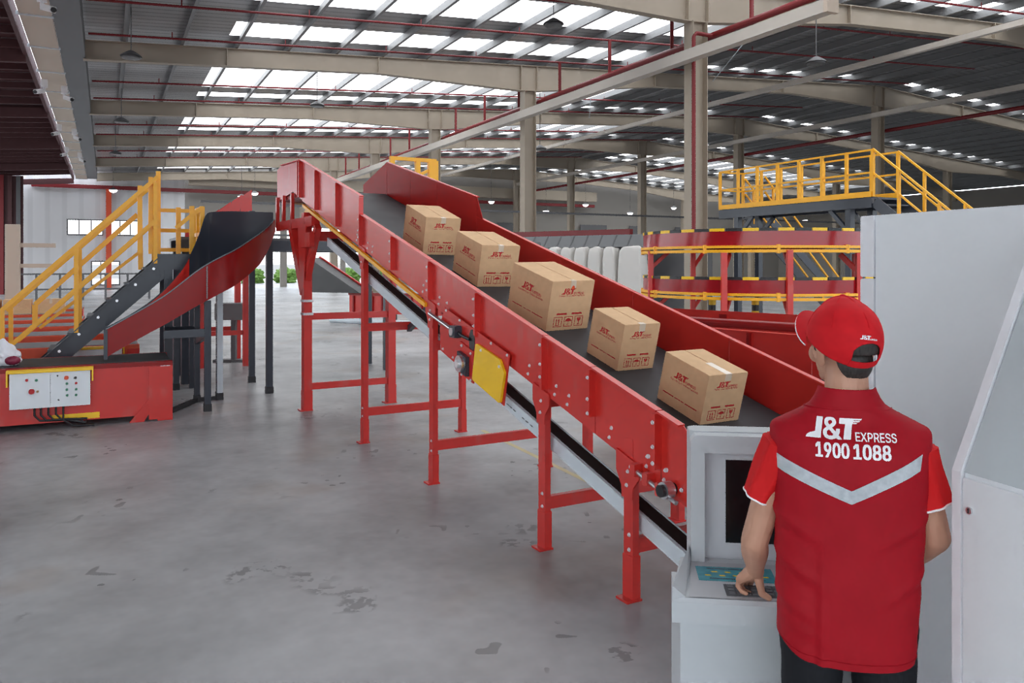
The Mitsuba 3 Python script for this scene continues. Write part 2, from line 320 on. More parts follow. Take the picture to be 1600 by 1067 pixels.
for i in range(len(edges) - 1):
    a, c = edges[i] + .004, edges[i + 1] - .004
    if i == 0: poly = [(a, zb(a) - .02), (c, zb(c)), (c, zt(c)), (-.43, zt(-.43) - .005), (-.50, zt(-.5) - .05), (-.56, zt(-.56) - .15), (a, zt(a) - .19)]
    elif c < 4.29: poly = [(a, zb(a)), (c, zb(c)), (c, zt(c)), (a, zt(a))]
    elif c < 6.7: poly = [(a, zb(a)), (c, zb(c)), (c, up(c)), (a, up(a))]
    else: poly = [(a, 2.60), (a + .45, 2.74), (7.898, 2.66), (7.898, 3.11), (7.6, 3.145), (a, up(a))]
    k = put(inc + '__side_panel', swz(poly, 0, .006), RED, CON)
    # folded top flange
    top = [p for p in poly if p[1] > (zb(p[0]) + zt(p[0])) / 2 + .02] if i < len(edges) - 2 else [(a, up(a)), (7.6, 3.145)]
    top = sorted(top)
    if i == 0: top = [(-.43, zt(-.43)), (c, zt(c))]
    fl = MB()
    for p, q in zip(top[:-1], top[1:]): fl.bar((-.012, p[0], p[1] - .004), (-.012, q[0], q[1] - .004), .045, .010)
    put(k + '__top_flange', fl, RED, CON)
for i, s in enumerate(ribs):
    z0, z1 = zb(s) + (.05 if i not in (0,) else .1), (up(s) if s > 4.2 else zt(s)) - .015
    if i == 1: z0 += .06
    put(inc + '__rib', swz([(s - .004, z0 - .01), (s + .004, z0), (s + .004, z1), (s - .004, z1)], -.045, .045).box((-.045, s - .004, z0), (-.041, s + .022, z1)), RED, CON)
put(inc + '__rib', swz([(6.66, 2.66), (6.668, 2.66), (6.668, 3.10), (6.66, 3.10)], -.045, .045), RED, CON)
# far guard
ft = lambda s: 1.205 + 0.272 * s
fed = [-.95, .4, 1.4, 2.4, 3.2, 4.0, 5.0, 5.8, 6.615]
for i in range(len(fed) - 1):
    a, c = fed[i] + .003, fed[i + 1] - .003
    f = ft if c < 4.1 else (lambda s: 2.50 + .2493 * (s - 4.0))
    poly = [(a, zb(a)), (c, zb(c)), (c, f(c)), (a, f(a))]
    if i == 0: poly[3] = (a, f(a) - .1); poly.insert(3, (-.6, f(-.6)))
    k = put(inc + '__side_panel', swz(poly, CW - .006, .006), REDSHADE, CON)
    put(k + '__top_flange', MB().bar((CW + .012, max(a, -.6), f(max(a, -.6)) - .003), (CW + .012, c, f(c) - .003), .04, .009), RED, CON)
put(inc + '__side_panel', swz([(3.8, ft(3.8) - .1), (3.998, ft(3.998) - .1), (3.998, 2.50), (3.86, ft(3.86))], CW - .006, .006), REDSHADE, CON)
put(inc + '__side_panel', swz([(6.62, 2.6), (7.56, 2.66), (7.56, 2.93), (6.62, 3.15)], CW - .006, .006), REDSHADE, CON)
# belt, its slider bed and the end rollers
A = [(.03, s, zbelt(s)) for s in (-.93, 0, 2, 4, 6.4, 6.62, 6.8, 7.85)]
put(inc + '__belt', MB().sheet(A, [(CW - .03, p[1], p[2]) for p in A], (0, 0, -.012)), RUBBER, CON)
A2 = [(.02, s, zbelt(s) - .02) for s in (-.85, 0, 2, 4, 6.4, 6.62, 6.8, 7.8)]
put(inc + '__slider_bed', MB().sheet(A2, [(CW - .02, p[1], p[2]) for p in A2], (0, 0, -.05)), DEEPRED, CON)
for s in (-.88, 7.82): put(inc + '__end_roller', MB().cyl((.02, s, zbelt(s) - .07), (CW - .02, s, zbelt(s) - .07), .06, 20), STEEL, CON, smooth=40)
# legs
legs = [(0.0, .078, .042), (.88, .078, .042), (2.6, .078, .045), (4.30, .08, .05), (6.36, .115, .10)]
def leg(s, w0, w1, ds, top, foot=True):
    k = put(inc + '__leg', MB().box((w0, s - ds / 2, .012), (w1, s + ds / 2, top), .004), RED, CON)
    if foot:
        put(k + '__foot_sleeve', MB().box((w0 - .005, s - ds / 2 - .006, .012), (w1 + .005, s + ds / 2 + .004, .24), .003), RED, CON)
    put(k + '__foot_plate', MB().box((w0 - .045, s - ds / 2 - .012, 0), (w1 + .012, s + ds / 2 + .012, .012), .002), RED, CON)
    return k
for i, (s, ds, dw) in enumerate(legs):
    leg(s, -.002 - (.05 if i == 4 else 0), dw - .002 - (.05 if i == 4 else 0), ds, zb(s) + (.12 if i < 4 else -.1))
    leg(s, CW - dw, CW, ds, zb(s) + (.12 if i < 4 else -.1))
    for z in ([.29] if i < 2 else [.31, 1.16] if i == 3 else [.31, 1.13] if i == 2 else [.29, 1.15, 2.12]):
        put(inc + '__crossbar', MB().box((dw - (.05 if i == 4 else 0), s - .028, z - .04), (CW - dw, s + .012, z + .04), .004), RED, CON)
    if i < 2: put(inc + '__crossbar', MB().box((dw, s - .02, zb(s) - .10), (CW - dw, s + .02, zb(s) - .02), .004), RED, CON)
    if i < 4:
        for w in (-.012, CW):
            t = zb(s)
            put(inc + '__gusset', swz([(s - .045, t - .20), (s + .045, t - .20), (s + .05, t - .14), (s + .095, t - .06), (s + .095, t + .05), (s - .10, t - .005), (s - .10, t - .08), (s - .05, t - .14)], w, .011), RED, CON)
for s in (4.30,):                                       # struts from the second support down to the tray
    put(inc + '__strut', MB().bar((.5, 4.3, 1.12), (.5, 3.5, 1.52), .05, .05), CHAR, CON)
# heavy head frame: gussets flaring to both sides of the tall legs
for w in (-.05, CW - .05):
    put(inc + '__head_strut', MB().bar((w + .04, 6.42, 1.45), (w + .04, 7.0, 2.28), .09, .14), RED, CON); put(inc + '__head_strut', MB().bar((w + .04, 6.32, 1.62), (w + .04, 5.85, 2.24), .07, .09), RED, CON)
    put(inc + '__head_gusset', MB().prism([(6.28, 1.5), (6.45, 1.5), (6.55, 2.26), (6.18, 2.26)], (w - .014, 0, 0), EY, EZ, .012), RED, CON)
    put(inc + '__head_block', MB().box((w - .06, 5.85, 2.0), (w, 6.35, 2.17), .006), RED, CON)
    put(inc + '__head_beam', MB().box((w, 5.98, 2.25), (w + .10, 7.75, 2.37), .005), RED, CON)
for s in (7.0, 7.45, 7.8): put(inc + '__hanger', MB().box((-.03, s, 2.30), (.01, s + .06, 2.72), .003), RED, CON)
put(inc + '__head_drum_guard', MB().box((.3, 7.1, 2.44), (CW - .1, 7.6, 2.54), .02), YELLOW, CON)
put(inc + '__head_crossbar', MB().box((-.05, 6.30, 2.08), (CW + .05, 6.42, 2.2), .005), RED, CON)
for z in (1.17, 1.33): put(inc + '__collar', MB().box((-.062, 6.29, z), (.062, 6.43, z + .03)), STEEL, CON)
# yellow wireway below the guard, return rollers
put(inc + '__wireway', MB().bar((-.02, 2.66, zb(2.66) - .03), (-.02, 6.45, zb(6.45) - .03), .03, .035, ch=.004), YELLOW, CON)
for s in (3.3, 5.3): put(inc + '__return_roller', MB().cyl((.02, s, zb(s) + .02), (CW - .02, s, zb(s) + .02), .045, 16), STEEL, CON, smooth=40)
# lower return tray in pale steel with its rubber lining
A = [(.07, s, .455 + .287 * s) for s in (-.62, 1, 3, 5.75)]
ty = put(inc + '__return_tray', MB().sheet(A, [(p[0], p[1], p[2] - .095) for p in A], (.006, 0, 0)).sheet([(p[0] - .0, p[1], p[2]) for p in A], [(p[0] + .022, p[1], p[2]) for p in A], (0, 0, -.005)).sheet([(p[0], p[1], p[2] - .09) for p in A], [(.195, p[1], p[2] - .09) for p in A], (0, 0, -.006)).sheet([(.195, p[1], p[2]) for p in A], [(.195, p[1], p[2] - .095) for p in A], (.006, 0, 0)), GALV, CON)
put(ty + '__end_cap', MB().box((.06, -.66, .455 - .287 * .62 - .13), (.21, -.62, .455 - .287 * .62), .004), GALV, CON)
put(ty + '__belt', MB().sheet([(.085, s, .45 + .287 * s) for s in (-.6, 1, 3, 5.72)], [(.19, s, .45 + .287 * s) for s in (-.6, 1, 3, 5.72)], (0, 0, -.012)), 'mat_tray_rubber', CON)
scene['mat_tray_rubber'] = {'type': 'twosided', 'bsdf': {'type': 'principled', 'base_color': {'type': 'rgb', 'value': [.016, .014, .013]}, 'roughness': 0.55, 'specular': .4}}
for s in (1.10, 1.16, 1.21, 1.33, 1.38, 1.42): put(ty + '__stencil_mark', MB().bar((.0692, s, .405 + .287 * s), (.0692, s + .035, .405 + .287 * (s + .035)), .001, .014, up=(1, 0, 0)), DARKMET, CON)
# drive: motor plate, yellow cover, bearing, pull rod
mp = put(inc + '__drive_plate', swz([(2.283, 1.458), (1.245, 1.189), (1.324, .835), (2.344, 1.113), (2.37, 1.29)], -.03, .008), RED, CON)
put(mp + '__drive_cover', swz(Polygon([(1.691, 1.205), (1.36, 1.13), (1.305, 1.06), (1.36, .872), (1.742, .975)]).buffer(.02).buffer(-.0), -.05, .018), SAFETY, CON)
put(mp + '__shaft_slot', MB().prism(Polygon([(1.80 + .045 * math.cos(a), 1.235 + .085 * math.sin(a)) for a in np.linspace(0, 6.28, 20)[:-1]]), (-.033, 0, 0), EY, EZ, .006), BLACK, CON)
br = put(mp + '__bearing_backing', swz([(1.98, 1.22), (1.76, 1.16), (1.76, .93), (1.98, .98)], -.042, .011), RED, CON)
put(mp + '__bearing', swz([(1.96, 1.15), (1.82, 1.115), (1.82, .975), (1.96, 1.01)], -.075, .03), CHAR, CON)
put(mp + '__bearing_ring', MB().cyl((-.10, 1.89, 1.063), (-.07, 1.89, 1.063), .062, 22), STEEL, CON, smooth=40)
put(mp + '__shaft', MB().cyl((-.12, 1.89, 1.063), (-.09, 1.89, 1.063), .030, 18), ZINC, CON, smooth=40)
put(inc + '__tension_rod', MB().cyl((-.06, 2.5, 1.40), (-.06, 2.03, 1.29), .016, 12), STEEL, CON, smooth=40)
put(inc + '__tension_block', MB().box((-.09, 1.97, 1.245), (-.03, 2.07, 1.335), .012), CHAR, CON)
put(inc + '__tension_nut', MB().cyl((-.1, 2.02, 1.29), (-.02, 2.02, 1.29), .034, 6), STEEL, CON)
put(inc + '__cable', MB().tube([(-.06, 1.98, 1.285), (-.055, 1.9, 1.262), (-.04, 1.82, 1.245)], .012, 8), BLACK, CON, smooth=40)
# take-up at the low end
put(inc + '__takeup_screw', MB().cyl((-.035, -.06, .73), (-.035, -.42, .63), .012, 10), STEEL, CON, smooth=40)
for s, z in ((-.10, .725), (-.2, .70), (-.3, .672)): put(inc + '__takeup_lug', MB().box((-.055, s - .02, z - .035), (0, s + .02, z + .03), .006), RED, CON)
put(inc + '__takeup_bearing', MB().cyl((-.09, -.36, .682), (0, -.36, .682), .030, 20), BLACK, CON, smooth=40)
put(inc + '__takeup_ring', MB().cyl((-.07, -.36, .682), (-.02, -.36, .682), .042, 20), STEEL, CON, smooth=40)
# bolts: one shape, many places
bm = MB().cyl((0, 0, 0), (-.009, 0, 0), .0075, 8).cyl((0, 0, 0), (-.002, 0, 0), .0115, 10)
bolt = mikit.ply(bm.mesh(), ZINC)
bl = []
for i, s in enumerate(ribs):
    if s < 4.5: bl += [(-.0455, s + .011, zt(s) - .06), (-.0455, s + .011, (zt(s) + zb(s)) / 2 + .01), (-.0455, s + .011, zb(s) + .12)]
for s, *_ in legs[:4]:
    t = zb(s); bl += [(-.0125, s - .01, t - .055), (-.0125, s, t - .13), (-.0025, s - .01, .27), (-.0025, s - .01, .35)]
    for q in (s + .17, s - .15, s - .29): bl += [(0, q, zb(q) + .045), (0, q - .02, zb(q) + .10)]
for s in (2.24, 2.0, 1.75, 1.5, 1.27): bl.append((-.031, s, 1.167 + .259 * (s - 1.2) - .0))
for s in (2.3, 2.12, 1.75, 1.62, 1.5, 1.4): bl.append((-.031, s, .835 + .273 * (s - 1.324) + .03))
bl += [(-.05, 1.62, 1.185), (-.05, 1.35, 1.10), (-.045, 1.94, 1.19), (-.045, 1.79, 1.145), (-.045, 1.94, .975), (-.045, 1.79, .95), (-.001, -.23, .80), (-.001, -.3, .76), (-.001, -.16, .80), (-.001, -.42, .69)]
for p in bl:
    k = inc + f'__bolt_{len([1 for q in scene if q.startswith(inc + "__bolt")]):03d}'
    scene[k] = {**bolt, 'to_world': place(CON, np.array([[1, 0, 0, p[0]], [0, 1, 0, p[1]], [0, 0, 1, p[2]], [0, 0, 0, 1.]]))}
# floor cable by the low end, and the small scraps on the floor
k = put(thing('floor_cable', 'black cable drooping below the low end of the red inclined conveyor', 'cable'), MB().tube([(.45, -.55, .62), (.35, -.62, .45), (.33, -.6, .32), (.42, -.5, .27), (.7, -.45, .3)], .018, 8), BLACK, CON, smooth=40)

# ================================================================ CARTONS ON THE BELT
E_L = [(572, 893), (613, 893), (589, 1020), (490, 1020), (500, 1003), (520, 992), (548, 985), (555, 983)]
E_T = [[(722, 893), (800, 893), (870, 893), (864, 903), (812, 903), (810, 907), (856, 907), (850, 915), (808, 916), (806, 920), (838, 920), (830, 927), (803, 927), (787, 1020), (738, 1020), (757, 930), (716, 930), (718, 908)]]
def tm(text, h, x, y, width=None, bold=True, shear=0.0, depth=.0006):
    """Lettering in the xy plane, starting at x, baseline y, squeezed to the given width."""
    m = meshkit.text_mesh(text, h, depth, bold); v = np.array(m.vertices)
    v[:, 0] -= v[:, 0].min()
    if width: v[:, 0] *= width / max(v[:, 0].max(), 1e-9)
    v[:, 0] += shear * v[:, 1]
    v[:, :2] += (x, y); return v, np.array(m.faces)
def logo(width, depth=.0006, tail=True):
    """The courier's word mark, its lower left corner at the origin, as (v, f) pieces."""
    s = width / (1088 - 490); out = []
    for poly in [E_L] + E_T:
        m = trimesh.creation.extrude_polygon(Polygon([((x - 490) * s, (1020 - y) * s) for x, y in poly]).buffer(0), depth, engine='earcut')
        out.append((np.array(m.vertices), np.array(m.faces)))
    out.append(tm('&', 124 * s, 606 * s - 490 * s, 1 * s, 122 * s, True, 0.02, depth))
    if tail: out.append(tm('EXPRESS', 50 * s, (818 - 490) * s, -6 * s, 270 * s, True, 0.0, depth))
    return out
def on_face(pieces, o, ex, ey, mb=None):
    mb = mb or MB(); ex, ey = np.asarray(ex, float), np.asarray(ey, float); ez = np.cross(ex, ey)
    for v, f in pieces: mb.add(np.asarray(o, float) + v[:, :1] * ex + v[:, 1:2] * ey + v[:, 2:3] * ez, f)
    return mb
def ext(poly, t=.0006):
    poly = poly if hasattr(poly, 'exterior') or hasattr(poly, 'geoms') else Polygon(poly)
    out = []
    for g in getattr(poly, 'geoms', [poly]):
        m = trimesh.creation.extrude_polygon(g, t, engine='earcut'); out.append((np.array(m.vertices), np.array(m.faces)))
    return out
def icon(kind, a):
    """Handling mark in a square of side a."""
    P = unary_union([sbox(0, 0, a, a).difference(sbox(.06 * a, .06 * a, .94 * a, .94 * a))])
    if kind == 0:
        for x in (.34, .62): P = P.union(sbox((x - .045) * a, .2 * a, (x + .045) * a, .62 * a)).union(Polygon([((x - .11) * a, .58 * a), ((x + .11) * a, .58 * a), (x * a, .82 * a)]))
        P = P.union(sbox(.22 * a, .14 * a, .78 * a, .20 * a))
    elif kind == 1:
        th = np.linspace(0, math.pi, 16)
        P = P.union(Polygon([(.5 * a + .36 * a * math.cos(t), .52 * a + .30 * a * math.sin(t)) for t in th])).union(sbox(.475 * a, .18 * a, .525 * a, .52 * a)).union(sbox(.38 * a, .16 * a, .525 * a, .21 * a))
    else:
        P = P.union(Polygon([(.28 * a, .84 * a), (.46 * a, .84 * a), (.5 * a, .66 * a), (.56 * a, .84 * a), (.72 * a, .84 * a), (.70 * a, .6 * a), (.56 * a, .46 * a), (.44 * a, .46 * a), (.30 * a, .6 * a)])).union(sbox(.47 * a, .2 * a, .53 * a, .48 * a)).union(sbox(.36 * a, .15 * a, .64 * a, .2 * a))
    return ext(P)
sl = .275; cs = 1 / math.sqrt(1 + sl * sl)
def carton_frame(s, w, yaw):
    d0, n0 = np.array([-.495, .869, 0]), np.array([.869, .495, 0])
    a1, a2 = np.array([d0[0] * cs, d0[1] * cs, sl * cs]), n0
    e1, e2 = a1 * math.cos(yaw) + a2 * math.sin(yaw), a2 * math.cos(yaw) - a1 * math.sin(yaw)
    M = np.eye(4); M[:3, 0], M[:3, 1], M[:3, 2] = e2, e1, np.cross(e2, e1)
    M[:3, 3] = CON[:3, :3] @ (w, s, zbelt(s) + .001) + CON[:3, 3]
    return M
cartons = [(-.04, .47, .377, .297, .296, -.006, 'printed brown carton lowest on the belt, just above the grey kiosk'),
           (.731, .478, .346, .296, .314, -.014, 'printed brown carton second from the bottom of the inclined belt'),
           (1.475, .40, .521, .384, .374, -.069, 'largest looking printed brown carton, third and middle of the five on the belt'),
           (2.549, .395, .519, .361, .359, .022, 'printed brown carton second from the top of the inclined belt'),
           (3.572, .338, .598, .353, .36, .054, 'printed brown carton highest on the belt beside the tall red guard')]
for ci, (s, w, L, W, h, yaw, lab) in enumerate(cartons):
    M = carton_frame(s, w, yaw); c = thing('carton', lab, 'box', 'cartons riding the inclined conveyor')
    put(c + '__body', MB().box((0, 0, 0), (W, L, h - .004), .004), CARD, M)
    for x0, x1 in ((.001, W / 2 - .003), (W / 2 + .003, W - .001)):
        put(c + '__top_flap', MB().box((x0, .001, h - .0045), (x1, L - .001, h), .0015), CARD, M)
    put(c + '__seam', MB().box((W / 2 - .003, .002, h - .006), (W / 2 + .003, L - .002, h - .003)), CARDL, M)
    put(c + '__tape', MB().box((W / 2 - .024, -.0006, h - .055 if ci else h - .04), (W / 2 + .024, 0, h + .0004)).box((W / 2 - .024, -.0004, h), (W / 2 + .024, L * .45 if ci == 0 else .03, h + .0006)), TAPE, M)
    if ci == 2: put(c + '__sticker', MB().cyl((W / 2, -.001, h - .05), (W / 2, 0, h - .05), .014, 16), ORANGE, M)
    fx, fz = (1, 0, 0), (0, 0, 1)
    put(c + '__logo_print', on_face(logo(W * .54), (W * .24, -.0002, h * .73), fx, fz), PRINT, M)
    put(c + '__slogan_print', on_face([tm('Express Your Online Business', W * .032, 0, 0, W * .60, False)], (W * .20, -.0002, h * .685), fx, fz), PRINT, M)
    for x in (.20, .56): put(c + '__caption_bar', on_face(ext(sbox(0, 0, W * .24, h * .035)), (W * x, -.0002, h * .315), fx, fz), PRINT, M)
    for j in range(3): put(c + '__handling_mark', on_face(icon(j, W * .2), (W * (.15 + .25 * j), -.0002, h * .07), fx, fz), PRINT, M)
    lx = (0, -1, 0)
    put(c + '__logo_print', on_face(logo(L * .50), (-.0002, L * .72, h * .60), lx, fz), PRINT, M)
    put(c + '__slogan_print', on_face([tm('Express Your Online Business', L * .028, 0, 0, L * .62, False)], (-.0002, L * .78, h * .54), lx, fz), PRINT, M)
    put(c + '__rule_print', on_face(ext(sbox(0, 0, L * .25, .006)) + ext(sbox(L * .52, 0, L * .78, .006)) + ext(sbox(L * .28, .001, L * .49, .005)), (-.0002, L * .9, h * .21), lx, fz), PRINT, M)
# ================================================================ LEFT: SORTING BELTS, STAIR, CHUTE (building frame)
def on_u(x, y, u):
    """The point of the vertical plane u = const of the building that a pixel of the photograph shows."""
    a = math.atan(635 / FPX); r = np.array([(x - 800) / FPX, 1.0, -(y - HORIZON) / FPX])
    t = u / (-r[0] * math.sin(a) + r[1] * math.cos(a)); p = np.array([0, 0, EYE]) + t * r
    return np.array([p[0] * math.cos(a) + p[1] * math.sin(a), u, p[2]])
def sorting_belt(u, vend, lab, near=False):
    k = thing('sorting_belt', lab, 'conveyor', 'row of parallel red sorting belts on the left'); v0 = -7.5
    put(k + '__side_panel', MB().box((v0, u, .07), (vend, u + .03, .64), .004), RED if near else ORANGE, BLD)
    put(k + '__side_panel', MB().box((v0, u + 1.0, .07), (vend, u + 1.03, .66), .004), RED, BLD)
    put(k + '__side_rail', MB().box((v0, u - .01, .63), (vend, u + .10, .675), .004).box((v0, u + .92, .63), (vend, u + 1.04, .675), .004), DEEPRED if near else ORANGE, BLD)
    put(k + '__belt', MB().box((v0, u + .10, .60), (vend - .02, u + .92, .682), .01), RUBBER if near else SHEENBELT, BLD)
    put(k + '__end_plate', MB().box((vend - .012, u + .01, .25), (vend, u + 1.02, .64)), RED, BLD)
    for v in (vend - .18, vend - 2.8):
        for uu in (u - .02, u + .97):
            put(k + '__foot', MB().prism([(v - .27, 0), (v - .12, 0), (v + .0, .2), (v + .02, .0), (v + .18, 0), (v + .18, .62), (v + .03, .62), (v - .0, .34)], (0, uu + .05, 0), (1, 0, 0), (0, 0, 1), .05), RED, BLD)
    put(k + '__drive_box', MB().box((vend - 1.75, u + .3, .02), (vend - 1.35, u + .7, .22), .02), BLACK, BLD)
    return k
def control_box(holder, v0, v1, u, z0, z1):
    k = thing('control_box', 'white control box with buttons on the ' + holder, 'control box', 'control boxes on the sorting belts')
    put(k + '__case', MB().box((v0, u - .11, z0), (v1, u - .012, z1 - .035), .006), PANELW, BLD)
    put(k + '__hood', MB().box((v0 - .03, u - .13, z1 - .03), (v1 + .03, u - .012, z1), .004).box((v1 + .015, u - .13, z1 - .15), (v1 + .03, u - .012, z1 - .02), .003).box((v0 - .03, u - .13, z1 - .17), (v0 - .015, u - .012, z1 - .02), .003), SAFETY, BLD)
    return k
b1 = sorting_belt(10.0, .69, 'nearest red sorting belt with a grey control box on its side', True)
put(b1 + '__end_sticker', MB().box((.56, 9.997, .57), (.665, 10.0, .64)), PANELT, BLD)
put(b1 + '__end_frame', MB().box((.44, 9.97, .02), (.69, 10.0, .62), .004), RED, BLD)
put(b1 + '__warning_plate', MB().box((-.52, 9.992, .085), (-.06, 9.999, .15)), SAFETY, BLD)
cb = control_box('nearest sorting belt', -.905, -.15, 10.0, .255, .665)
for (x, y, r, m) in ((165, 648, .014, PRINT), (225, 648, .014, 'mat_green'), (355, 620, .008, BLACK), (410, 632, .022, ORANGE), (465, 632, .014, BLACK), (413, 668, .013, 'mat_green'), (470, 665, .013, PRINT), (413, 705, .013, 'mat_green'), (470, 703, .013, 'mat_green'), (415, 740, .013, 'mat_green'), (470, 738, .013, 'mat_green'), (195, 718, .028, PRINT), (232, 717, .012, CARDL), (362, 768, .008, BLACK)):
    p = on_u(x / 3.95, y / 3.95 + 430, 9.89)
    put(cb + '__button', MB().cyl(p, p - (0, .022, 0), r, 12), m, BLD, smooth=40)
mat('green', (.03, .16, .09), .4)
put(cb + '__door_seam', MB().box((-.53, 9.888, .27), (-.527, 9.8905, .62)), DARKMET, BLD)
for i, v in enumerate((-.68, -.62, -.55, -.48, -.41)):
    put(cb + '__cable', MB().tube([(v, 9.94, .26), (v, 9.94, .17), (v + .05, 9.94, .11), (v + .3, 9.955, .095), (-.2, 9.95, .05)] if i < 4 else [(v, 9.94, .26), (v, 9.94, .1), (v + .1, 9.93, .03), (v + .3, 9.93, .02)], .011, 8), BLACK, BLD, smooth=40)
names = ['second', 'third', 'fourth', 'fifth', 'sixth', 'seventh']
for i, nme in enumerate(names):
    u = 12.25 + 2.05 * i
    sorting_belt(u, [.42, .1, -.25, -.4, -.5, -.5][i], f'{nme} red sorting belt counted back from the nearest')
cb2 = control_box('second sorting belt, behind the stair foot', -.62, .20, 12.25, .26, .675)
for v, m in ((-.28, PRINT), (-.05, ORANGE), (.06, BLACK), (.11, BLACK)): put(cb2 + '__button', MB().cyl((v, 12.14, .52), (v, 12.11, .52), .025, 12), m, BLD, smooth=40)
# plastic bag on the nearest belt
ic = trimesh.creation.icosphere(subdivisions=4); v = np.array(ic.vertices)
n = meshkit.fbm(v * 3.3 + 5, 4) - .5
v = v * (1 + .45 * n)[:, None]; v *= (.15, .13, .135); v[:, 2] = np.maximum(v[:, 2], -.085) ; v[:, 0] += -.10 * np.clip(v[:, 2], 0, 1); v[:, 2] += .082 * np.exp(-((v[:, 0] + .03) ** 2 + v[:, 1] ** 2) / .003)
bagk = thing('plastic_bag', 'white plastic bag with red goods on the nearest sorting belt', 'bag')
Mb = np.eye(4); Mb[:3, 3] = (-.98, 10.35, .682 + .085)
put(bagk + '__sack', trimesh.Trimesh(v, ic.faces, process=False), mat('thin_plastic', (.74, .75, .78), .3, spec_trans=0.0), BLD @ Mb, smooth=True)
v2 = np.array(ic.vertices) * (.075, .06, .05); Mb2 = Mb.copy(); Mb2[:3, 3] += (.075, -.115, -.025)
put(bagk + '__contents', trimesh.Trimesh(v2, ic.faces, process=False), mat('plum_goods', (.22, .02, .05), .4), BLD @ Mb2, smooth=True)
# ---- stair
US, UW = 11.45, .75                                    # near stringer, width
st = thing('steel_stair', 'charcoal steel stair with yellow handrails climbing to a platform over the sorting belts', 'stair')
za = lambda v: 0.60 + (v + .72) * (1.92 - 0.60) / (0.66 + .72)    # walking line
SV0, SV1 = -1.32, .66
for uu in (US, US + UW):
    put(st + '__stringer', MB().prism([(SV0, max(za(SV0), 0)), (SV0 + .26, 0), (SV0 + .28, za(SV0 + .28) - .27), (.72, za(.72) - .34), (.72, za(.66)), (SV1, za(SV1))], (0, uu, 0), (1, 0, 0), (0, 0, 1), -.012), CHAR, BLD)
    put(st + '__stringer_flange', MB().bar((SV0, uu - .03, za(SV0) - .004), (SV1, uu - .03, za(SV1) - .004), .06, .012), CHAR, BLD)
for i in range(9):
    v = SV0 + .16 + i * .215
    put(st + '__tread', MB().box((v - .13, US, za(v) - .10), (v + .13, US + UW, za(v) - .07), .004), CHAR, BLD)
    if 1 < i: put(st + '__tread_bolt', MB().cyl((v, US - .03, za(v) - .09), (v, US - .02, za(v) - .09), .018, 10), ZINC, BLD)
pl = put(st + '__platform', MB().box((.60, US - .012, 1.72), (1.20, US + 1.1, 1.93), .005), CHAR, BLD)
for v, uu in ((.74, US + .02), (1.13, US + .95), (.74, US + 1.0)): put(st + '__platform_post', MB().box((v - .05, uu - .05, 0), (v + .05, uu + .05, 1.72), .004), CHAR, BLD)
def rail(key, pts, r=.026, m=YELLOW):
    for p, q in zip(pts[:-1], pts[1:]): put(key, MB().bar(p, q, 2 * r, 2 * r, ch=.006), m, BLD)
for side, uu in ((0, US - .02), (1, US + UW + .02)):
    dv = -.02 if side == 0 else .0
    rail(st + '__handrail', [(-1.15 + dv, uu, za(-1.15) + 1.0), (.63 + dv, uu, za(.63) + 1.05)])
    rail(st + '__mid_rail', [(-1.02 + dv, uu, za(-1.02) + .48), (.63 + dv, uu, za(.63) + .5)])
    for v in (-1.1, -.31, .60): put(st + '__rail_post', MB().bar((v + dv, uu, za(v) - .06), (v + dv, uu, za(v) + 1.0), .06, .05, up=(1, 0, 0), ch=.005), YELLOW, BLD)
# the inner looped rail in front of the flight
k = st + '__loop_rail'
rail(k, [(-.80, US + .35, 1.0), (-.80, US + .35, 1.28), (.38, US + .35, 2.46), (.41, US + .35, 2.42), (.42, US + .35, 1.72)], .03)
rail(k, [(-.75, US + .35, .98), (.40, US + .35, 1.95)], .02)
# tall gate posts and platform rails
for v in (.40, .53, .62): put(st + '__gate_post', MB().box((v - .028, US + .02, 1.93), (v + .028, US + .08, 3.02 - (0.62 - v) * .9), .005), YELLOW, BLD)
for z in (2.0, 2.28, 2.57): rail(st + '__platform_rail', [(.64, US + 1.05, z), (1.17, US + 1.05, z)])
for z in (2.22, 2.57): rail(st + '__platform_rail', [(1.17, US + 1.05, z), (1.17, US + .1, z - .02)])
for v, uu in ((1.17, US + 1.05), (1.17, US + .6), (1.17, US + .12), (1.04, US + .12), (.90, US + .5), (.66, US + 1.05)): put(st + '__platform_rail_post', MB().box((v - .03, uu - .03, 1.93), (v + .03, uu + .03, 2.58), .005), YELLOW, BLD)
rail(st + '__platform_rail', [(.84, US + .12, 2.28), (1.03, US + .12, 2.45), (1.17, US + .12, 2.56)])
# ---- spiral chute: ruled between the near and the far wall
near = np.array([(0.0, 10.25, 1.04, .75), (.57, 10.25, 1.38, 1.08), (1.1, 10.25, 1.79, 1.39), (1.46, 10.40, 1.98, 1.58), (1.79, 10.80, 2.18, 1.82), (2.0, 11.2, 2.32, 2.08), (2.12, 11.5, 2.42, 2.28)])
far = np.array([(0.0, 10.95, 1.02, .76), (.5, 10.95, 1.33, 1.06), (.88, 10.98, 1.75, 1.38), (1.1, 11.2, 2.2, 1.55), (1.26, 11.5, 2.5, 1.72), (1.7, 11.62, 2.53, 1.92), (2.12, 11.62, 2.53, 2.2)])
from scipy.interpolate import CubicSpline, PchipInterpolator
def dense(a, n=40):
    t = np.linspace(0, 1, len(a)); q = np.linspace(0, 1, n); return np.stack([np.interp(q, t, a[:, 0]) * .3 + .7 * CubicSpline(t, a[:, 0])(q), np.interp(q, t, a[:, 1]) * .3 + .7 * CubicSpline(t, a[:, 1])(q), PchipInterpolator(t, a[:, 2])(q), PchipInterpolator(t, a[:, 3])(q)], 1)
N_, F_ = dense(near), dense(far)
ch = thing('curved_chute', 'curved red and charcoal chute dropping onto the nearest sorting belt', 'chute')
B3 = lambda a, c: a[:, [0, 1, c]]
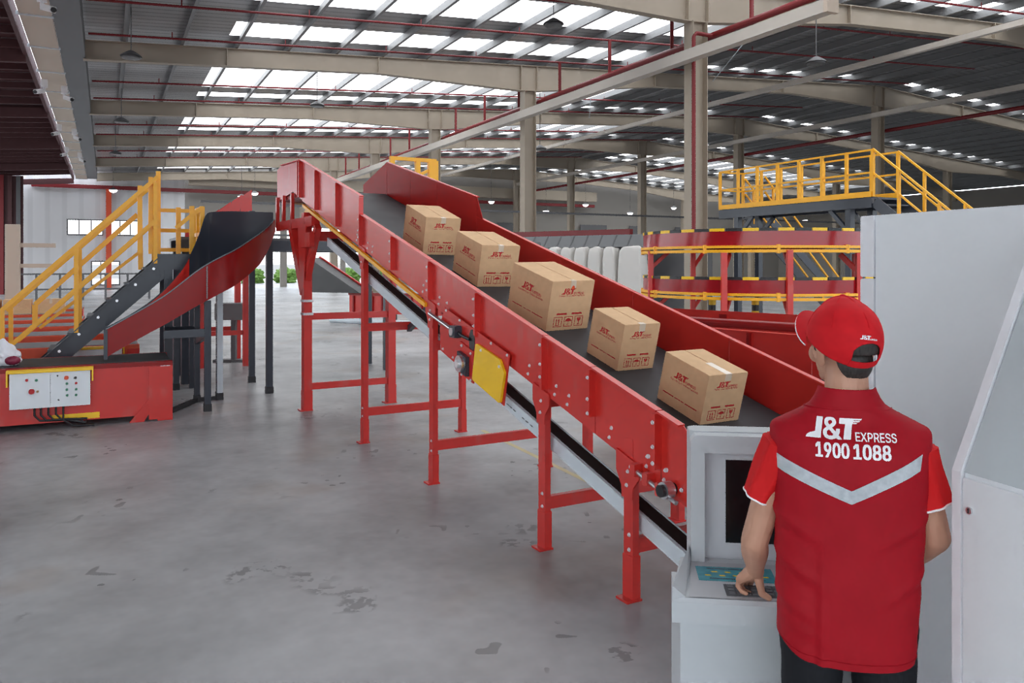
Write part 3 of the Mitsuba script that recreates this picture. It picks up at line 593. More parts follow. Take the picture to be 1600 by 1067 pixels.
put(ch + '__floor', MB().sheet(B3(N_, 3), B3(F_, 3), (0, 0, -.012)), CHAR, BLD, smooth=35)
off = np.array([0, 0, 0.])
put(ch + '__outer_wall', MB().sheet(B3(N_, 3) - (0, 0, .03), B3(N_, 2), .008), RED if False else DEEPRED, BLD, smooth=35)
inn = N_.copy(); inn[:, 1] += .012; inn[:, 0] -= .006
put(ch + '__outer_lining', MB().sheet(B3(inn, 3), B3(inn, 2), .004), CHAR, BLD, smooth=35)
put(ch + '__inner_wall', MB().sheet(B3(F_, 3), B3(F_, 2), .008), CHAR, BLD, smooth=35)
rf = F_.copy(); rf[:, 1] -= .01
put(ch + '__inner_lining', MB().sheet(B3(rf[:16], 3), B3(rf[:16], 2) - (0, 0, .02), -.004), RED, BLD, smooth=35)
put(ch + '__rim', MB().sheet(B3(N_, 2) - (0, .02, 0), B3(N_, 2) + (0, .05, 0), (0, 0, .012)), mat('blue_grey_steel', (.13, .17, .19), .3), BLD, smooth=35)
for uu in (10.23, 10.93): put(ch + '__end_lip', MB().box((-.02, uu, .70), (.02, uu + .04, 1.04), .004), CHAR, BLD)
put(ch + '__seam', MB().box((1.085, 10.236, 1.38), (1.097, 10.245, 1.77)), PURLIN, BLD)
for v, u, z, m, wd in ((2.03, 11.41, 2.15, CHAR, .085), (1.98, 12.58, 2.6, CHAR, .085), (1.35, 11.17, 1.55, GALV, .07), (1.35, 11.27, 1.6, CHAR, .07), (1.11, 10.36, 1.35, CHAR, .075), (1.06, 11.1, 1.45, CHAR, .07), (.75, 11.5, 1.7, CHAR, .07), (.9, 12.3, 1.5, CHAR, .07)):
    kk = put(ch + '__support_post', MB().box((v - wd / 2, u - wd / 2, 0), (v + wd / 2, u + wd / 2, z), .004), m, BLD)
    put(kk + '__foot', MB().box((v - wd * .6, u - wd * .6, 0), (v + wd * .6, u + wd * .6, .09), .004), BLACK, BLD)
for p, q in (((.62, 10.4, .95), (1.13, 10.36, .96)), ((1.1, 10.36, .94), (1.06, 11.1, .80)), ((.7, 11.3, .93), (1.08, 11.1, .94))): put(ch + '__support_beam', MB().bar(p, q, .055, .095), CHAR, BLD)
for p, q in (((.7, 10.4, .03), (1.06, 11.1, .03)), ((1.06, 11.1, .03), (1.35, 11.17, .03))): put(ch + '__base_bar', MB().bar(p, q, .05, .05), BLACK, BLD)
# ---- cartons waiting on the far sorting belts
for i, (v, lab) in enumerate(((-2.35, 'plain brown carton on the far sorting belts, left of the row'), (-1.75, 'plain brown carton on the far sorting belts, in the middle of the row'), (-1.1, 'plain brown carton on the far sorting belts, right of the row'))):
    u = 20.75; k = thing('plain_carton', lab, 'box', 'brown cartons on a far sorting belt')
    put(k + '__body', MB().box((v - .27, u, .683), (v + .27, u + .45, 1.0), .005), CARD, BLD); put(k + '__tape', MB().box((v - .025, u - .002, .9), (v + .025, u + .45, 1.002)), TAPE, BLD)
# ---- second red conveyor whose head shows over the chute
k = thing('feeder_conveyor', 'red conveyor head sloping behind the charcoal chute wall', 'conveyor')
U2 = 14.6
pts = [on_u(346, 327, U2), on_u(394, 296, U2), on_u(394, 328, U2)]
xs = np.linspace(pts[0][0] - .5, pts[1][0], 6); zf = lambda x: pts[1][2] + (x - pts[1][0]) * (pts[1][2] - pts[0][2]) / (pts[1][0] - pts[0][0])
for a, c in zip(xs[:-1], xs[1:]):
    for uu in (U2, U2 + 1.1): put(k + '__side_panel', MB().prism([(a + .005, zf(a) - .42), (c - .005, zf(c) - .42), (c - .005, zf(c)), (a + .005, zf(a))], (0, uu, 0), (1, 0, 0), (0, 0, 1), .01), RED, BLD)
put(k + '__belt', MB().sheet([(xs[0], U2 + .02, zf(xs[0]) - .25), (xs[-1], U2 + .02, zf(xs[-1]) - .25)], [(xs[0], U2 + 1.08, zf(xs[0]) - .25), (xs[-1], U2 + 1.08, zf(xs[-1]) - .25)], (0, 0, -.02)), RUBBER, BLD)
for v, u in ((xs[1], U2), (xs[-1] - .1, U2), (xs[1], U2 + 1.0), (xs[-1] - .1, U2 + 1.0)): put(k + '__leg', MB().box((v - .05, u, 0), (v + .05, u + .1, zf(v) - .4), .004), RED, BLD)
for u in (U2, U2 + 1.0): put(k + '__crossbar', MB().box((xs[1], u + .02, .55), (xs[-1] - .1, u + .08, .63), .004), RED, BLD)
# ================================================================ RIGHT BACKGROUND
# ---- two-tier curved conveyor (world frame, round its own centre)
sc_ = thing('spiral_conveyor', 'two-tier curved red conveyor with yellow rails beneath the yellow-railed platform', 'conveyor')
CX, CY, R = 5.20, 16.8, 2.40
A0, A1 = math.radians(150), math.radians(372)
def arc(r, z, a0=A0, a1=A1, n=48): return np.array([(CX + r * math.cos(a), CY + r * math.sin(a), z) for a in np.linspace(a0, a1, n)])
for zi, (zy, ztop_) in enumerate(((2.03, 2.40), (1.15, 1.50))):
    k = put(sc_ + '__side_band', MB().sheet(arc(R, zy + .09), arc(R, ztop_), -.012), LOOPRED, smooth=30)
    put(k + '__rail', MB().sheet(arc(R + .05, zy + .055), arc(R + .05, zy + .105), -.05), YELLOW, smooth=30)
    put(k + '__rail', MB().sheet(arc(R + .05, zy - .025), arc(R + .05, zy + .03), -.05), YELLOW, smooth=30)
    put(sc_ + '__belt', MB().sheet(arc(R - .03, ztop_ - .12), arc(R - 1.1, ztop_ - .12), (0, 0, -.03)), RUBBER, smooth=30)
    put(sc_ + '__inner_band', MB().sheet(arc(R - 1.1, zy), arc(R - 1.1, ztop_), .012), DEEPRED, smooth=30)
    for j in range(30):
        a = A0 + (A1 - A0) * j / 30; b_ = A0 + (A1 - A0) * (j + .92) / 30
        put(sc_ + '__edge_stripe', MB().sheet(arc(R + .008, ztop_, a, b_, 4), arc(R + .008, ztop_ + .055, a, b_, 4), -.03), SAFETY if j % 2 else BLACK)
    for j in range(7):
        a = A0 + (A1 - A0) * (j + .5) / 7; r_ = R + .02
        put(sc_ + '__rail_bracket', MB().box((CX + r_ * math.cos(a) - .03, CY + r_ * math.sin(a) - .03, zy - .04), (CX + r_ * math.cos(a) + .03, CY + r_ * math.sin(a) + .03, zy + .12)), YELLOW)
for x, y, z1 in ((2.84, 16.3, 2.06), (3.9, 14.65, 2.0), (5.0, 14.34, 2.05), (6.4, 14.7, 2.0), (4.0, 17.6, 2.05), (6.9, 16.0, 2.0)):
    k = put(sc_ + '__post', MB().box((x - .05, y - .05, 0), (x + .05, y + .05, z1), .005), RED)
    for zq in (z1, 1.15): put(k + '__brace', MB().bar((x, y, zq - .35), (x + (CX - x) * .16, y + (CY - y) * .16, zq - .02), .05, .07), RED)
for x, y in ((4.0, 15.9), (4.86, 15.9)):
    kk = put(sc_ + '__guard_post', MB().cyl((x, y, 0), (x, y, 1.12), .07, 14), BLACK, smooth=40)
    for j in range(5): put(kk + '__stripe', MB().cyl((x, y, .1 + .22 * j), (x, y, .2 + .22 * j), .073, 14), SAFETY, smooth=40)
# ---- platform on charcoal posts with yellow railing
pf = thing('railed_platform', 'high charcoal walkway with yellow railings and a stair, above the curved conveyor', 'platform')
za_, v0, v1, u0, u1 = 3.40, 16.3, 17.2, 13.0, 18.3
put(pf + '__deck', MB().box((v0, u0, za_ - .05), (v1, u1, za_)), CHAR, BLD)
for v in (v0, v1): put(pf + '__deck_beam', MB().box((v - .05, u0, za_ - .26), (v + .05, u1, za_ - .03), .005), CHAR, BLD); put(pf + '__toe_board', MB().box((v - .06, u0, za_), (v - .045, u1, za_ + .13)), YELLOW, BLD)
for v in (v0, v1):
    for z in (4.52, 3.98): put(pf + '__rail', MB().bar((v, u0, z), (v, u1, z), .045, .045, ch=.005), YELLOW, BLD)
    for u in np.linspace(u0, u1, 8): put(pf + '__rail_post', MB().box((v - .035, u - .035, za_), (v + .035, u + .035, 4.52), .005), YELLOW, BLD)
for z in (4.52, 3.98): put(pf + '__rail', MB().bar((v0, u1, z), (v1, u1, z), .045, .045), YELLOW, BLD)
for v in (v0 + .05, v1 - .05):
    for u in (13.7, 17.6): put(pf + '__post', MB().box((v - .08, u - .08, 0), (v + .08, u + .08, za_ - .2), .005), CHAR, BLD); put(pf + '__knee_brace', MB().bar((v, u, za_ - .85), (v, u - .6 if u > 15 else u + .6, za_ - .25), .08, .1), CHAR, BLD)
for v in (v0, v1):
    put(pf + '__stringer', MB().bar((v, 12.95, za_ - .12), (v, 8.9, .05), .03, .26), CHAR, BLD)
    put(pf + '__handrail', MB().bar((v, 13.0, 4.54), (v, 9.2, 1.43), .045, .045, ch=.005), YELLOW, BLD)
    put(pf + '__handrail', MB().bar((v, 13.0, 3.98), (v, 9.2, .87), .04, .04, ch=.005), YELLOW, BLD)
    for u in (12.3, 11.3, 10.3, 9.3): put(pf + '__stair_post', MB().box((v - .03, u - .03, 3.4 - (13 - u) * .82 - .1), (v + .03, u + .03, 4.52 - (13 - u) * .82), .005), YELLOW, BLD)
for j in range(15): put(pf + '__tread', MB().box((v0, 12.8 - j * .262 - .12, 3.18 - j * .214), (v1, 12.8 - j * .262 + .12, 3.21 - j * .214)), CHAR, BLD)
# second flight at the left end
for uu in (17.4, 18.2):
    for z in (.95, .5): put(pf + '__handrail', MB().bar((v1, uu, za_ + z), (v1 + 3.6, uu, z - .1), .045, .045), YELLOW, BLD)
    put(pf + '__stringer', MB().bar((v1, uu, za_ - .12), (v1 + 3.9, uu, .06), .03, .24), CHAR, BLD)
    put(pf + '__rail_post', MB().box((v1 + .3, uu - .03, 3.0), (v1 + .36, uu + .03, 4.0)), YELLOW, BLD)
# ---- horizontal red conveyor just behind the incline
cv = thing('flat_conveyor', 'flat red conveyor with a dark belt right behind the far guard of the inclined one', 'conveyor')
M2 = rotz(math.radians(38), (2.43, 6.5, 0))          # its far guard runs from here
put(cv + '__guard', MB().box((-.012, -2.2, .86), (0, -.03, 1.205)), RED, M2); put(cv + '__guard', MB().box((-.012, -.03 + .008, .86), (0, 1.9, 1.205)), RED, M2)
put(cv + '__guard_flange', MB().box((-.02, -2.2, 1.20), (.05, 1.9, 1.212), .003), RED, M2)
for s in (-1.2, -.3, .55, 1.3): put(cv + '__rib', MB().box((-.04, s, .9), (-.012, s + .03, 1.2)), DEEPRED, M2)
put(cv + '__belt', MB().box((-.75, -2.2, .80), (-.015, 1.9, .87), .01), RUBBER, M2)
put(cv + '__near_frame', MB().box((-.80, -2.2, .66), (-.75, 1.9, .84), .004), RED, M2)
for s in (-2.0, 0.0, 1.8):
    for w in (-.78, -.05): put(cv + '__leg', MB().box((w - .03, s - .04, 0), (w + .03, s + .04, .8), .004), RED, M2)
c3 = thing('transfer_conveyor', 'second flat red conveyor, with a rounded top rail, in front of the curved conveyor', 'conveyor')
M3 = rotz(math.radians(42), (3.35, 7.95, 0))
put(c3 + '__guard', MB().box((0, -2.6, .78), (.012, 3.2, 1.13)), RED, M3)
put(c3 + '__top_rail', MB().tube([(0, -2.6, 1.13), (0, 3.2, 1.13)], .05, 12), DEEPRED, M3, smooth=40)
put(c3 + '__far_guard', MB().box((.95, -2.6, .8), (.96, 3.2, 1.20)), RED, M3)
put(c3 + '__belt', MB().box((.02, -2.6, .93), (.94, 3.2, .97)), RUBBER, M3)
for s in (-1.9, -.6, .7, 2.0): put(c3 + '__latch', MB().box((.93, s, 1.08), (.955, s + .1, 1.16)), DEEPRED, M3)
for s in (-2.3, .3, 3.0):
    for w in (.03, .9): put(c3 + '__leg', MB().box((w - .03, s - .04, 0), (w + .03, s + .04, .9), .004), RED, M3)
# ---- sorting machine frame and hanging white sacks behind
hop = thing('sack_frame', 'long grey hopper frame that the white sacks hang from', 'frame')
W0, W1 = np.array([-1.2, 27.0]), np.array([3.95, 23.2])
dirn = (W1 - W0) / np.linalg.norm(W1 - W0); MS = rotz(math.atan2(dirn[1], dirn[0]), (W0[0], W0[1], 0)); LS = np.linalg.norm(W1 - W0)
put(hop + '__hopper_front', MB().prism([(0, 2.30), (.3, 2.68), (.33, 2.68), (.03, 2.30)], (-.2, 0, 0), EY, EZ, LS + 1.9), 'mat_grey_gutter', MS)
put(hop + '__back_panel', MB().box((-.2, .9, .3), (LS + 1.6, .93, 2.5)), DARKMET, MS)
put(hop + '__top_rail', MB().box((-4, .6, 2.66), (LS - .9, .8, 2.86)), REDPIPE, MS)
for j in range(9): put(hop + '__post', MB().box((j * .8 - .2, .25, 0), (j * .8 - .12, .33, 2.1)), DARKMET, MS)
for j in range(8): put(hop + '__divider', MB().prism([(0, 2.30), (.3, 2.68), (.3, 2.30)], (LS - .7 - j * .5, -.02, 0), EY, EZ, .04), DARKMET, MS)
for j, x in enumerate((900 - 45, 885, 0)[:2]): pass
for j in range(2): put(hop + '__signal_light', MB().box((2.05 + .62 * j, .52, 2.50), (2.15 + .62 * j, .56, 2.60)), 'mat_led', MS)
scene['mat_led'] = {'type': 'diffuse', 'reflectance': {'type': 'rgb', 'value': [.3, .01, .01]}}
for kk in [q for q in scene if q.startswith(hop + '__signal_light')]: scene[kk]['emitter'] = {'type': 'area', 'radiance': {'type': 'rgb', 'value': [3.0, .08, .05]}, 'sampling_weight': .02}
rs = np.random.default_rng(5)
words_ = ['first', 'second', 'third', 'fourth', 'fifth', 'sixth', 'seventh', 'eighth']
ic3 = trimesh.creation.icosphere(subdivisions=3)
for j in range(8):
    x0 = LS - .45 - j * .50 - (.2 if j else 0); k = thing('hanging_sack', f'white woven sack under the grey hopper frame, {words_[j]} counted from the red post', 'sack', 'white sacks hanging in a row')
    w_ = .40 if j == 0 else .22
    v = np.array(ic3.vertices); v = np.sign(v) * np.abs(v) ** .32
    v += .16 * (meshkit.fbm(v * 2.2 + j * 9, 3)[:, None] - .5); v *= (w_, .26, .80); v[:, 0] *= 1 - .12 * v[:, 2]
    Mq = np.eye(4); Mq[:3, 3] = (x0, -.05, 1.50); put(k, trimesh.Trimesh(v, ic3.faces, process=False), SACK, MS @ Mq, smooth=True)
# ---- far red belt line seen under the head of the incline
fb = thing('far_belt_line', 'low red ribbed conveyor with a raised dark end, seen between the legs of the incline', 'conveyor')
p0, p1 = np.array([-4.9, 24.0]), np.array([1.5, 21.0]); dd_ = (p1 - p0) / np.linalg.norm(p1 - p0); MF = rotz(math.atan2(dd_[1], dd_[0]), (p0[0], p0[1], 0)); LF = np.linalg.norm(p1 - p0)
put(fb + '__side_panel', MB().box((0, 0, .32), (LF, .03, .88)), RED, MF)
for j in range(20): put(fb + '__rib', MB().box((.15 + j * .34, -.05, .36), (.19 + j * .34, 0, .84)), DEEPRED, MF)
put(fb + '__top_rail', MB().box((0, -.06, .86), (LF, .10, .93)), DEEPRED, MF); put(fb + '__belt', MB().box((0, .1, .82), (LF, 1.0, .9)), RUBBER, MF)
put(fb + '__end_chute', MB().prism([(-1.6, .93), (-1.6, 1.9), (-1.3, 1.98), (.6, .93)], (0, .3, 0), (1, 0, 0), EZ, .6), BLACK, MF)
put(fb + '__chute_edge', MB().bar((-1.35, .28, 2.0), (.62, .28, .93), .06, .08), RED, MF)
put(fb + '__pipe', MB().tube([(-.3, -.5, .12), (LF, -.5, .12)], .08, 12), GALV, MF, smooth=40)
for j in range(6): put(fb + '__leg', MB().box((.3 + j * 1.2, .05, 0), (.4 + j * 1.2, .15, .4)), DARKMET, MF)
# ---- dark overhead gantry behind the head, and a yellow railing on it
gt = thing('overhead_gantry', 'dark steel gantry with a yellow railing behind the head of the incline', 'gantry')
MG = CON
put(gt + '__beam', MB().box((-1.1, 9.3, 2.0), (5.2, 9.5, 2.16)), CHAR, MG); put(gt + '__beam', MB().box((-1.1, 10.3, 2.0), (5.2, 10.5, 2.16)), CHAR, MG)
put(gt + '__deck', MB().box((-1.1, 9.3, 2.16), (5.2, 10.5, 2.2)), DARKMET, MG)
for w in (-1.0, 2.2, 5.1):
    for s in (9.4, 10.4): put(gt + '__post', MB().box((w - .06, s - .06, 0), (w + .06, s + .06, 2.0)), CHAR, MG)
for w, ww in ((2.28, .04), (2.75, .04), (3.04, .09)): put(gt + '__rail_post', MB().box((w - ww, 9.36, 2.2), (w + ww, 9.44, 3.60)), YELLOW, MG)
put(gt + '__rail', MB().bar((2.24, 9.4, 3.60), (3.1, 9.4, 3.60), .06, .06), YELLOW, MG); put(gt + '__rail', MB().bar((2.4, 9.4, 3.15), (3.0, 9.4, 3.45), .05, .05), YELLOW, MG); put(gt + '__rail', MB().bar((2.24, 9.4, 2.95), (3.1, 9.4, 2.95), .05, .05), YELLOW, MG)
# a grey work stand on the floor under the chute, in the distance
ws = thing('work_stand', 'small grey work stand on the floor beyond the chute posts', 'stand')
p = np.array([-5.1, 14.4]); put(ws + '__top', MB().box((p[0] - .28, p[1], .78), (p[0] + .28, p[1] + .4, 1.08), .01), GUTTER); put(ws + '__leg', MB().box((p[0] - .04, p[1] + .15, .04), (p[0] + .04, p[1] + .25, .78)), DARKMET); put(ws + '__foot', MB().box((p[0] - .35, p[1] + .1, 0), (p[0] + .35, p[1] + .3, .05)), DARKMET)
# ---- yard outside the dock doors
rs = np.random.default_rng(11)
for j, v in enumerate((9.0, 12.0, 15.0, 18.0, 21.0, 24.0)):
    ic2 = trimesh.creation.icosphere(subdivisions=4); q = np.array(ic2.vertices); q *= (1 + 1.1 * (meshkit.fbm(q * 4 + j * 7, 5) - .5))[:, None]; q *= (1.0, .9, .8)
    k = thing('shrub', ['rounded green shrub outside the dock doors, left of the row', 'rounded green shrub outside the dock doors, second from left', 'rounded green shrub outside the dock doors, third from left', 'rounded green shrub outside the dock doors, third from right', 'rounded green shrub outside the dock doors, second from right', 'rounded green shrub outside the dock doors, right of the row'][j], 'shrub', 'shrubs outside the dock doors')
    Mq = np.eye(4); Mq[:3, 3] = (v, 76, .55); put(k, trimesh.Trimesh(q, ic2.faces, process=False), mat('shrub_green', (.10, .20, .03), .7), BLD @ Mq, smooth=True)
# ---- services: pipes, strut, lamps, cameras
wp = thing('fire_main', 'red fire main running along the near column row under the roof', 'pipe')
put(wp + '__pipe', MB().tube([(VC + .38, 4.0, 7.62), (VC + .38, 60, 7.42)], .085, 12), REDPIPE, BLD, smooth=40)
dp = thing('drop_pipe', 'thin red pipe running down the near column to the floor', 'pipe'); put(dp, MB().tube([(VC + .3, 15.60, 7.55), (VC - .20, 15.60, 7.55), (VC - .29, 15.60, 7.46), (VC - .29, 15.60, .4)], .05, 10), REDPIPE, BLD, smooth=40)
w2 = thing('fire_main', 'red fire main along the farther ridge columns at the right', 'pipe')
put(w2 + '__pipe', MB().tube([(VR + .4, 4.0, 7.9), (VR + .4, 60, 7.9)], .085, 12), REDPIPE, BLD, smooth=40)
ub = [17.3 + 3 * j for j in range(-2, 13)]
ordn = ['first', 'second', 'third', 'fourth', 'fifth', 'sixth', 'seventh', 'eighth', 'ninth', 'tenth', 'eleventh', 'twelfth', 'thirteenth', 'fourteenth', 'fifteenth']
for j, u in enumerate(ub):
    k = thing('sprinkler_pipe', f'thin red sprinkler pipe under the roof, {ordn[j]} from the front', 'pipe', 'sprinkler pipes under the roof')
    put(k + '__pipe', MB().tube([(-.4, u, float(ztop(-.4)) - .18), (VR, u, float(ztop(VR)) - .18)], .03, 8), REDPIPE, BLD, smooth=40)
    put(k + '__riser', MB().cyl((VC + .38, u, 7.5), (VC + .38, u, float(ztop(VC)) - .18), .05, 10), REDPIPE, BLD, smooth=40)
    for v in (1.6, 4.6, 7.6, 10.6, 16.5, 19.5, 22.5, 25.5):
        z = float(ztop(v)) - .18; put(k + '__sprinkler', MB().cyl((v, u, z), (v, u, z + .17), .014, 6), REDPIPE, BLD)
sb = thing('strut_beam', 'long pale square strut tying the near column row together', 'beam')
put(sb + '__tube', MB().bar((VC - .50, 11.25, 6.93), (VC - .50, 60, 6.93), .26, .26, ch=.03), WHITEB, BLD); put(sb + '__end_cap', MB().box((VC - .66, 11.15, 6.78), (VC - .34, 11.25, 7.08), .01), CREAM, BLD)
s2 = thing('strut_beam', 'pale strut beam tying the ridge columns together at the upper right', 'beam')
put(s2 + '__tube', MB().bar((VR - .36, 5, 8.55), (VR - .36, 60, 8.55), .2, .2, ch=.03), WHITEB, BLD)
s3 = thing('strut_beam', 'pale strut beam close under the roof between the near columns and the ridge', 'beam')
put(s3 + '__tube', MB().bar((21.5, 9, 8.15), (21.5, 60, 8.15), .16, .16, ch=.03), WHITEB, BLD)
for j, (vv, uu, zz) in enumerate(((20.0, 40, 4.7), (20, 47, 3.4))):
    k = thing('cable_tray', ['dark cable tray crossing behind the near column, upper one', 'dark cable tray crossing behind the near column, lower one'][j], 'cable tray')
    put(k, MB().box((4, uu, zz), (58, uu + .25, zz + .1)), DARKMET, BLD)
for u in (24.86, 33.86):
    k = thing('tie_rod', f'thin steel bracing rod under the roof at the right, {"nearer" if u < 30 else "farther"} one', 'rod'); put(k, MB().tube([(VC + 3, u - 8.5, 8.75), (VC + 8, u - .5, 9.0)], .016, 6), GALV, BLD)
mat('smoked', (.05, .05, .052), .3)
def lamp(v, u, z, lit, lab, group):
    k = thing('high_bay_lamp', lab, 'lamp', group); zr = float(ztop(v)) + .25
    put(k + '__rod', MB().cyl((v, u, z + .1), (v, u, zr), .012, 6), DARKMET, BLD)
    prof = [(.05, .10), (.09, .08), (.24, -.02), (.26, -.05)]
    a = np.arange(20) * 2 * math.pi / 20; m = MB(); rings = [np.stack([v + r * np.cos(a), u + r * np.sin(a), 0 * a + z + h], 1) for r, h in prof]
    vv = np.vstack(rings + [np.array([[v, u, z + .10]])]); f = []
    for i in range(3):
        for q in range(20): f += [[i * 20 + q, i * 20 + (q + 1) % 20, i * 20 + 20 + (q + 1) % 20], [i * 20 + q, i * 20 + 20 + (q + 1) % 20, i * 20 + 20 + q]]
    for q in range(20): f.append([80, (q + 1) % 20, q])
    m.add(vv, np.array(f)[:, ::-1]); put(k + '__shade', m, DARKMET, BLD, smooth=35)
    rr_ = [np.stack([v + .23 * math.cos(e) * np.cos(a), u + .23 * math.cos(e) * np.sin(a), 0 * a + z - .05 - .17 * math.sin(e)], 1) for e in ((0, .5, 1.0) if lit else (0, .12, .25))]; d = MB().add(np.vstack(rr_ + [[[v, u, z - (.22 if lit else .10)]]]), [t_ for i_ in (0, 20) for q in range(20) for t_ in ([i_ + q, i_ + 20 + q, i_ + (q + 1) % 20], [i_ + (q + 1) % 20, i_ + 20 + q, i_ + 20 + (q + 1) % 20])] + [[60, 40 + (q + 1) % 20, 40 + q] for q in range(20)])
    kk = put(k + '__diffuser', d, WHITE if lit else 'mat_smoked', BLD)
    if lit: scene[kk]['emitter'] = {'type': 'area', 'radiance': {'type': 'rgb', 'value': [14, 14, 13.5]}, 'sampling_weight': .04}
lit = [(.42, 6.4), (8.84, 6.55), (8.0, 6.3), (26.3, 6.6), (31.1, 6.05), (34.8, 6.65), (39.2, 6.1), (43.8, 6.7), (57.5, 6.6), (59.5, 6.0)]
for j, (v, z) in enumerate(lit): lamp(v, 55, z, True, f'small lit white lamp hanging near the far wall, {ordn[j]} from the left', 'lit lamps near the far wall')
dark = [(.57, 22.16, 7.05, 'dark hanging lamp under the roof at the left, nearest of its column'), (.5, 31.5, 6.9, 'dark hanging lamp under the roof at the left, second of its column'), (.4, 40, 6.8, 'dark hanging lamp under the roof at the left, third of its column'), (10.0, 17.3, 7.85, 'dark hanging lamp right of the top middle of the roof'), (15.9, 14.34, 6.9, 'dark hanging lamp in front of the roof right of the near column'), (15.0, 27, 6.3, 'dark hanging lamp above the curved conveyor'), (6.5, 27.5, 7.3, 'dark hanging lamp above the peak of the incline')]
for v, u, z, l in dark: lamp(v, u, z, False, l, 'dark hanging lamps under the roof')
for j, (u, s) in enumerate(((19.0, 1), (28.2, -1), (29.0, 1), (37, -1), (38, 1), (44, -1), (46, 1))):
    k = thing('security_camera', f'white security camera under the cream soffit by the gutter, {ordn[j]} from the front', 'camera', 'security cameras under the soffit')
    v = -1.42 + .25 * s; put(k + '__mount', MB().box((v - .09, u - .09, 7.2), (v + .09, u + .09, 7.43), .01), WHITE, BLD); put(k + '__arm', MB().cyl((v, u, 7.12), (v, u, 7.2), .04, 10), WHITE, BLD, smooth=40)
    put(k + '__body', MB().bar((v + .02 * s, u + .05, 7.10), (v + .22 * s, u - .28, 6.98), .13, .13, ch=.03), WHITE, BLD); put(k + '__lens', MB().cyl((v + .22 * s, u - .28, 6.98), (v + .235 * s, u - .305, 6.97), .055, 14), BLACK, BLD, smooth=40)
# small fittings at the far left
k = thing('service_column', 'pale service column with two side arms at the left edge behind the yellow rail', 'column')
put(k + '__post', MB().box((-2.15, 22.5, 0), (-1.85, 22.8, 2.75), .01), CREAM, BLD)
for z in (2.2, 1.7): put(k + '__arm', MB().box((-1.85, 22.55, z), (-1.1, 22.75, z + .1), .01), CREAM, BLD)
k = thing('guard_rail', 'dark railing with grey panels in front of the far wall, behind the stair rails', 'railing')
for z in (.5, 1.25): put(k + '__rail', MB().box((-4, 45, z), (2, 45.06, z + .08)), DARKMET, BLD)
for v in np.linspace(-4, 2, 7): put(k + '__post', MB().box((v - .05, 45, 0), (v + .05, 45.06, 1.3)), DARKMET, BLD)
# faint yellow line on the floor
fm = MB().add([[-.35, 8.6, .0012], [1.05, 5.6, .0012], [1.10, 5.62, .0012], [-.30, 8.62, .0012]], [[0, 1, 2], [0, 2, 3]])
struct('floor_marking', fm, mat('worn_yellow', (.42, .36, .20), .6)); labels['floor_marking']['label'] = 'faint worn yellow line on the floor'
# ================================================================ FOREGROUND MACHINES (world frame)
# ---- tall cabinet behind the worker: faces run 21.5 degrees off the view
ca = thing('tall_cabinet', 'tall pale grey machine cabinet behind the worker, with a smooth side', 'cabinet')
A_ = np.array([1.475, 3.36]); MA = np.eye(4); dA = np.array([.366, -.931]); nA = np.array([.931, .366])
MA[:3, 0], MA[:3, 1], MA[:3, 2], MA[:3, 3] = (*nA, 0), (-dA[0], -dA[1], 0), (0, 0, 1), (A_[0], A_[1], 0)   # x into the body, y away, z up
put(ca + '__body', MB().box((0.0, -1.55, .0), (.62, -.075, 2.0), .006), PANELW, MA)
put(ca + '__corner_post', MB().box((-.006, -.07, 1.745), (.62, 0, 2.0), .006), PANELT, MA)
put(ca + '__corner_post', MB().box((-.006, -.07, 0), (.62, 0, 1.737), .006), PANELT, MA)
put(ca + '__plinth', MB().box((-.01, -1.56, .0), (.63, .005, .09), .004), DARKMET, MA)
# ---- sloped console at the right edge
co = thing('sloped_console', 'pale grey console with a sloped upper panel and a small lock, at the right edge', 'console')
O = np.array([1.105, 2.0]); MC = np.eye(4); dC = np.array([.30, -.954]); nC = np.array([.954, .30])
MC[:3, 0], MC[:3, 1], MC[:3, 2], MC[:3, 3] = (*nC, 0), (-dC[0], -dC[1], 0), (0, 0, 1), (O[0], O[1], 0)
zk, zt_, tx_ = 1.283, 1.97, .315
prof = [(0, 0), (.75, 0), (.75, zt_), (tx_, zt_), (0, zk)]
put(co + '__body', MB().prism([(.012, .02), (.74, .02), (.74, zt_ - .01), (tx_ + .012, zt_ - .01), (.012, zk)], (0, -.028, 0), (1, 0, 0), EZ, .95), PANELW, MC)
fr = Polygon(prof)
put(co + '__end_frame', MB().prism([(0, 0), (.74, 0), (.74, zt_), (tx_, zt_), (0, zk)], (0, 0, 0), (1, 0, 0), EZ, .026), PANELT, MC)
put(co + '__door', MB().box((.002, -.98, .06), (.014, -.031, zk - .012), .004), PANELW, MC)
q = (tx_) / (zt_ - zk)
put(co + '__upper_panel', MB().sheet([(.002 + q * .01, -.031, zk + .0), (.002 + q * (zt_ - zk), -.031, zt_ - .004)], [(.002 + q * .01, -.98, zk), (.002 + q * (zt_ - zk), -.98, zt_ - .004)], (.012, 0, 0)), 'mat_machine_blue', MC)
mat('machine_blue', (.47, .52, .54), .36)
lk = put(co + '__lock', MB().cyl((-.004, -.052, 1.195), (.004, -.052, 1.195), .0085, 18), STEEL, MC, smooth=40)
put(lk + '__keyhole', MB().box((-.0052, -.0535, 1.189), (-.003, -.0505, 1.201)), BLACK, MC)
put(co + '__plinth', MB().box((.02, -.97, 0), (.74, -.04, .06)), DARKMET, MC)
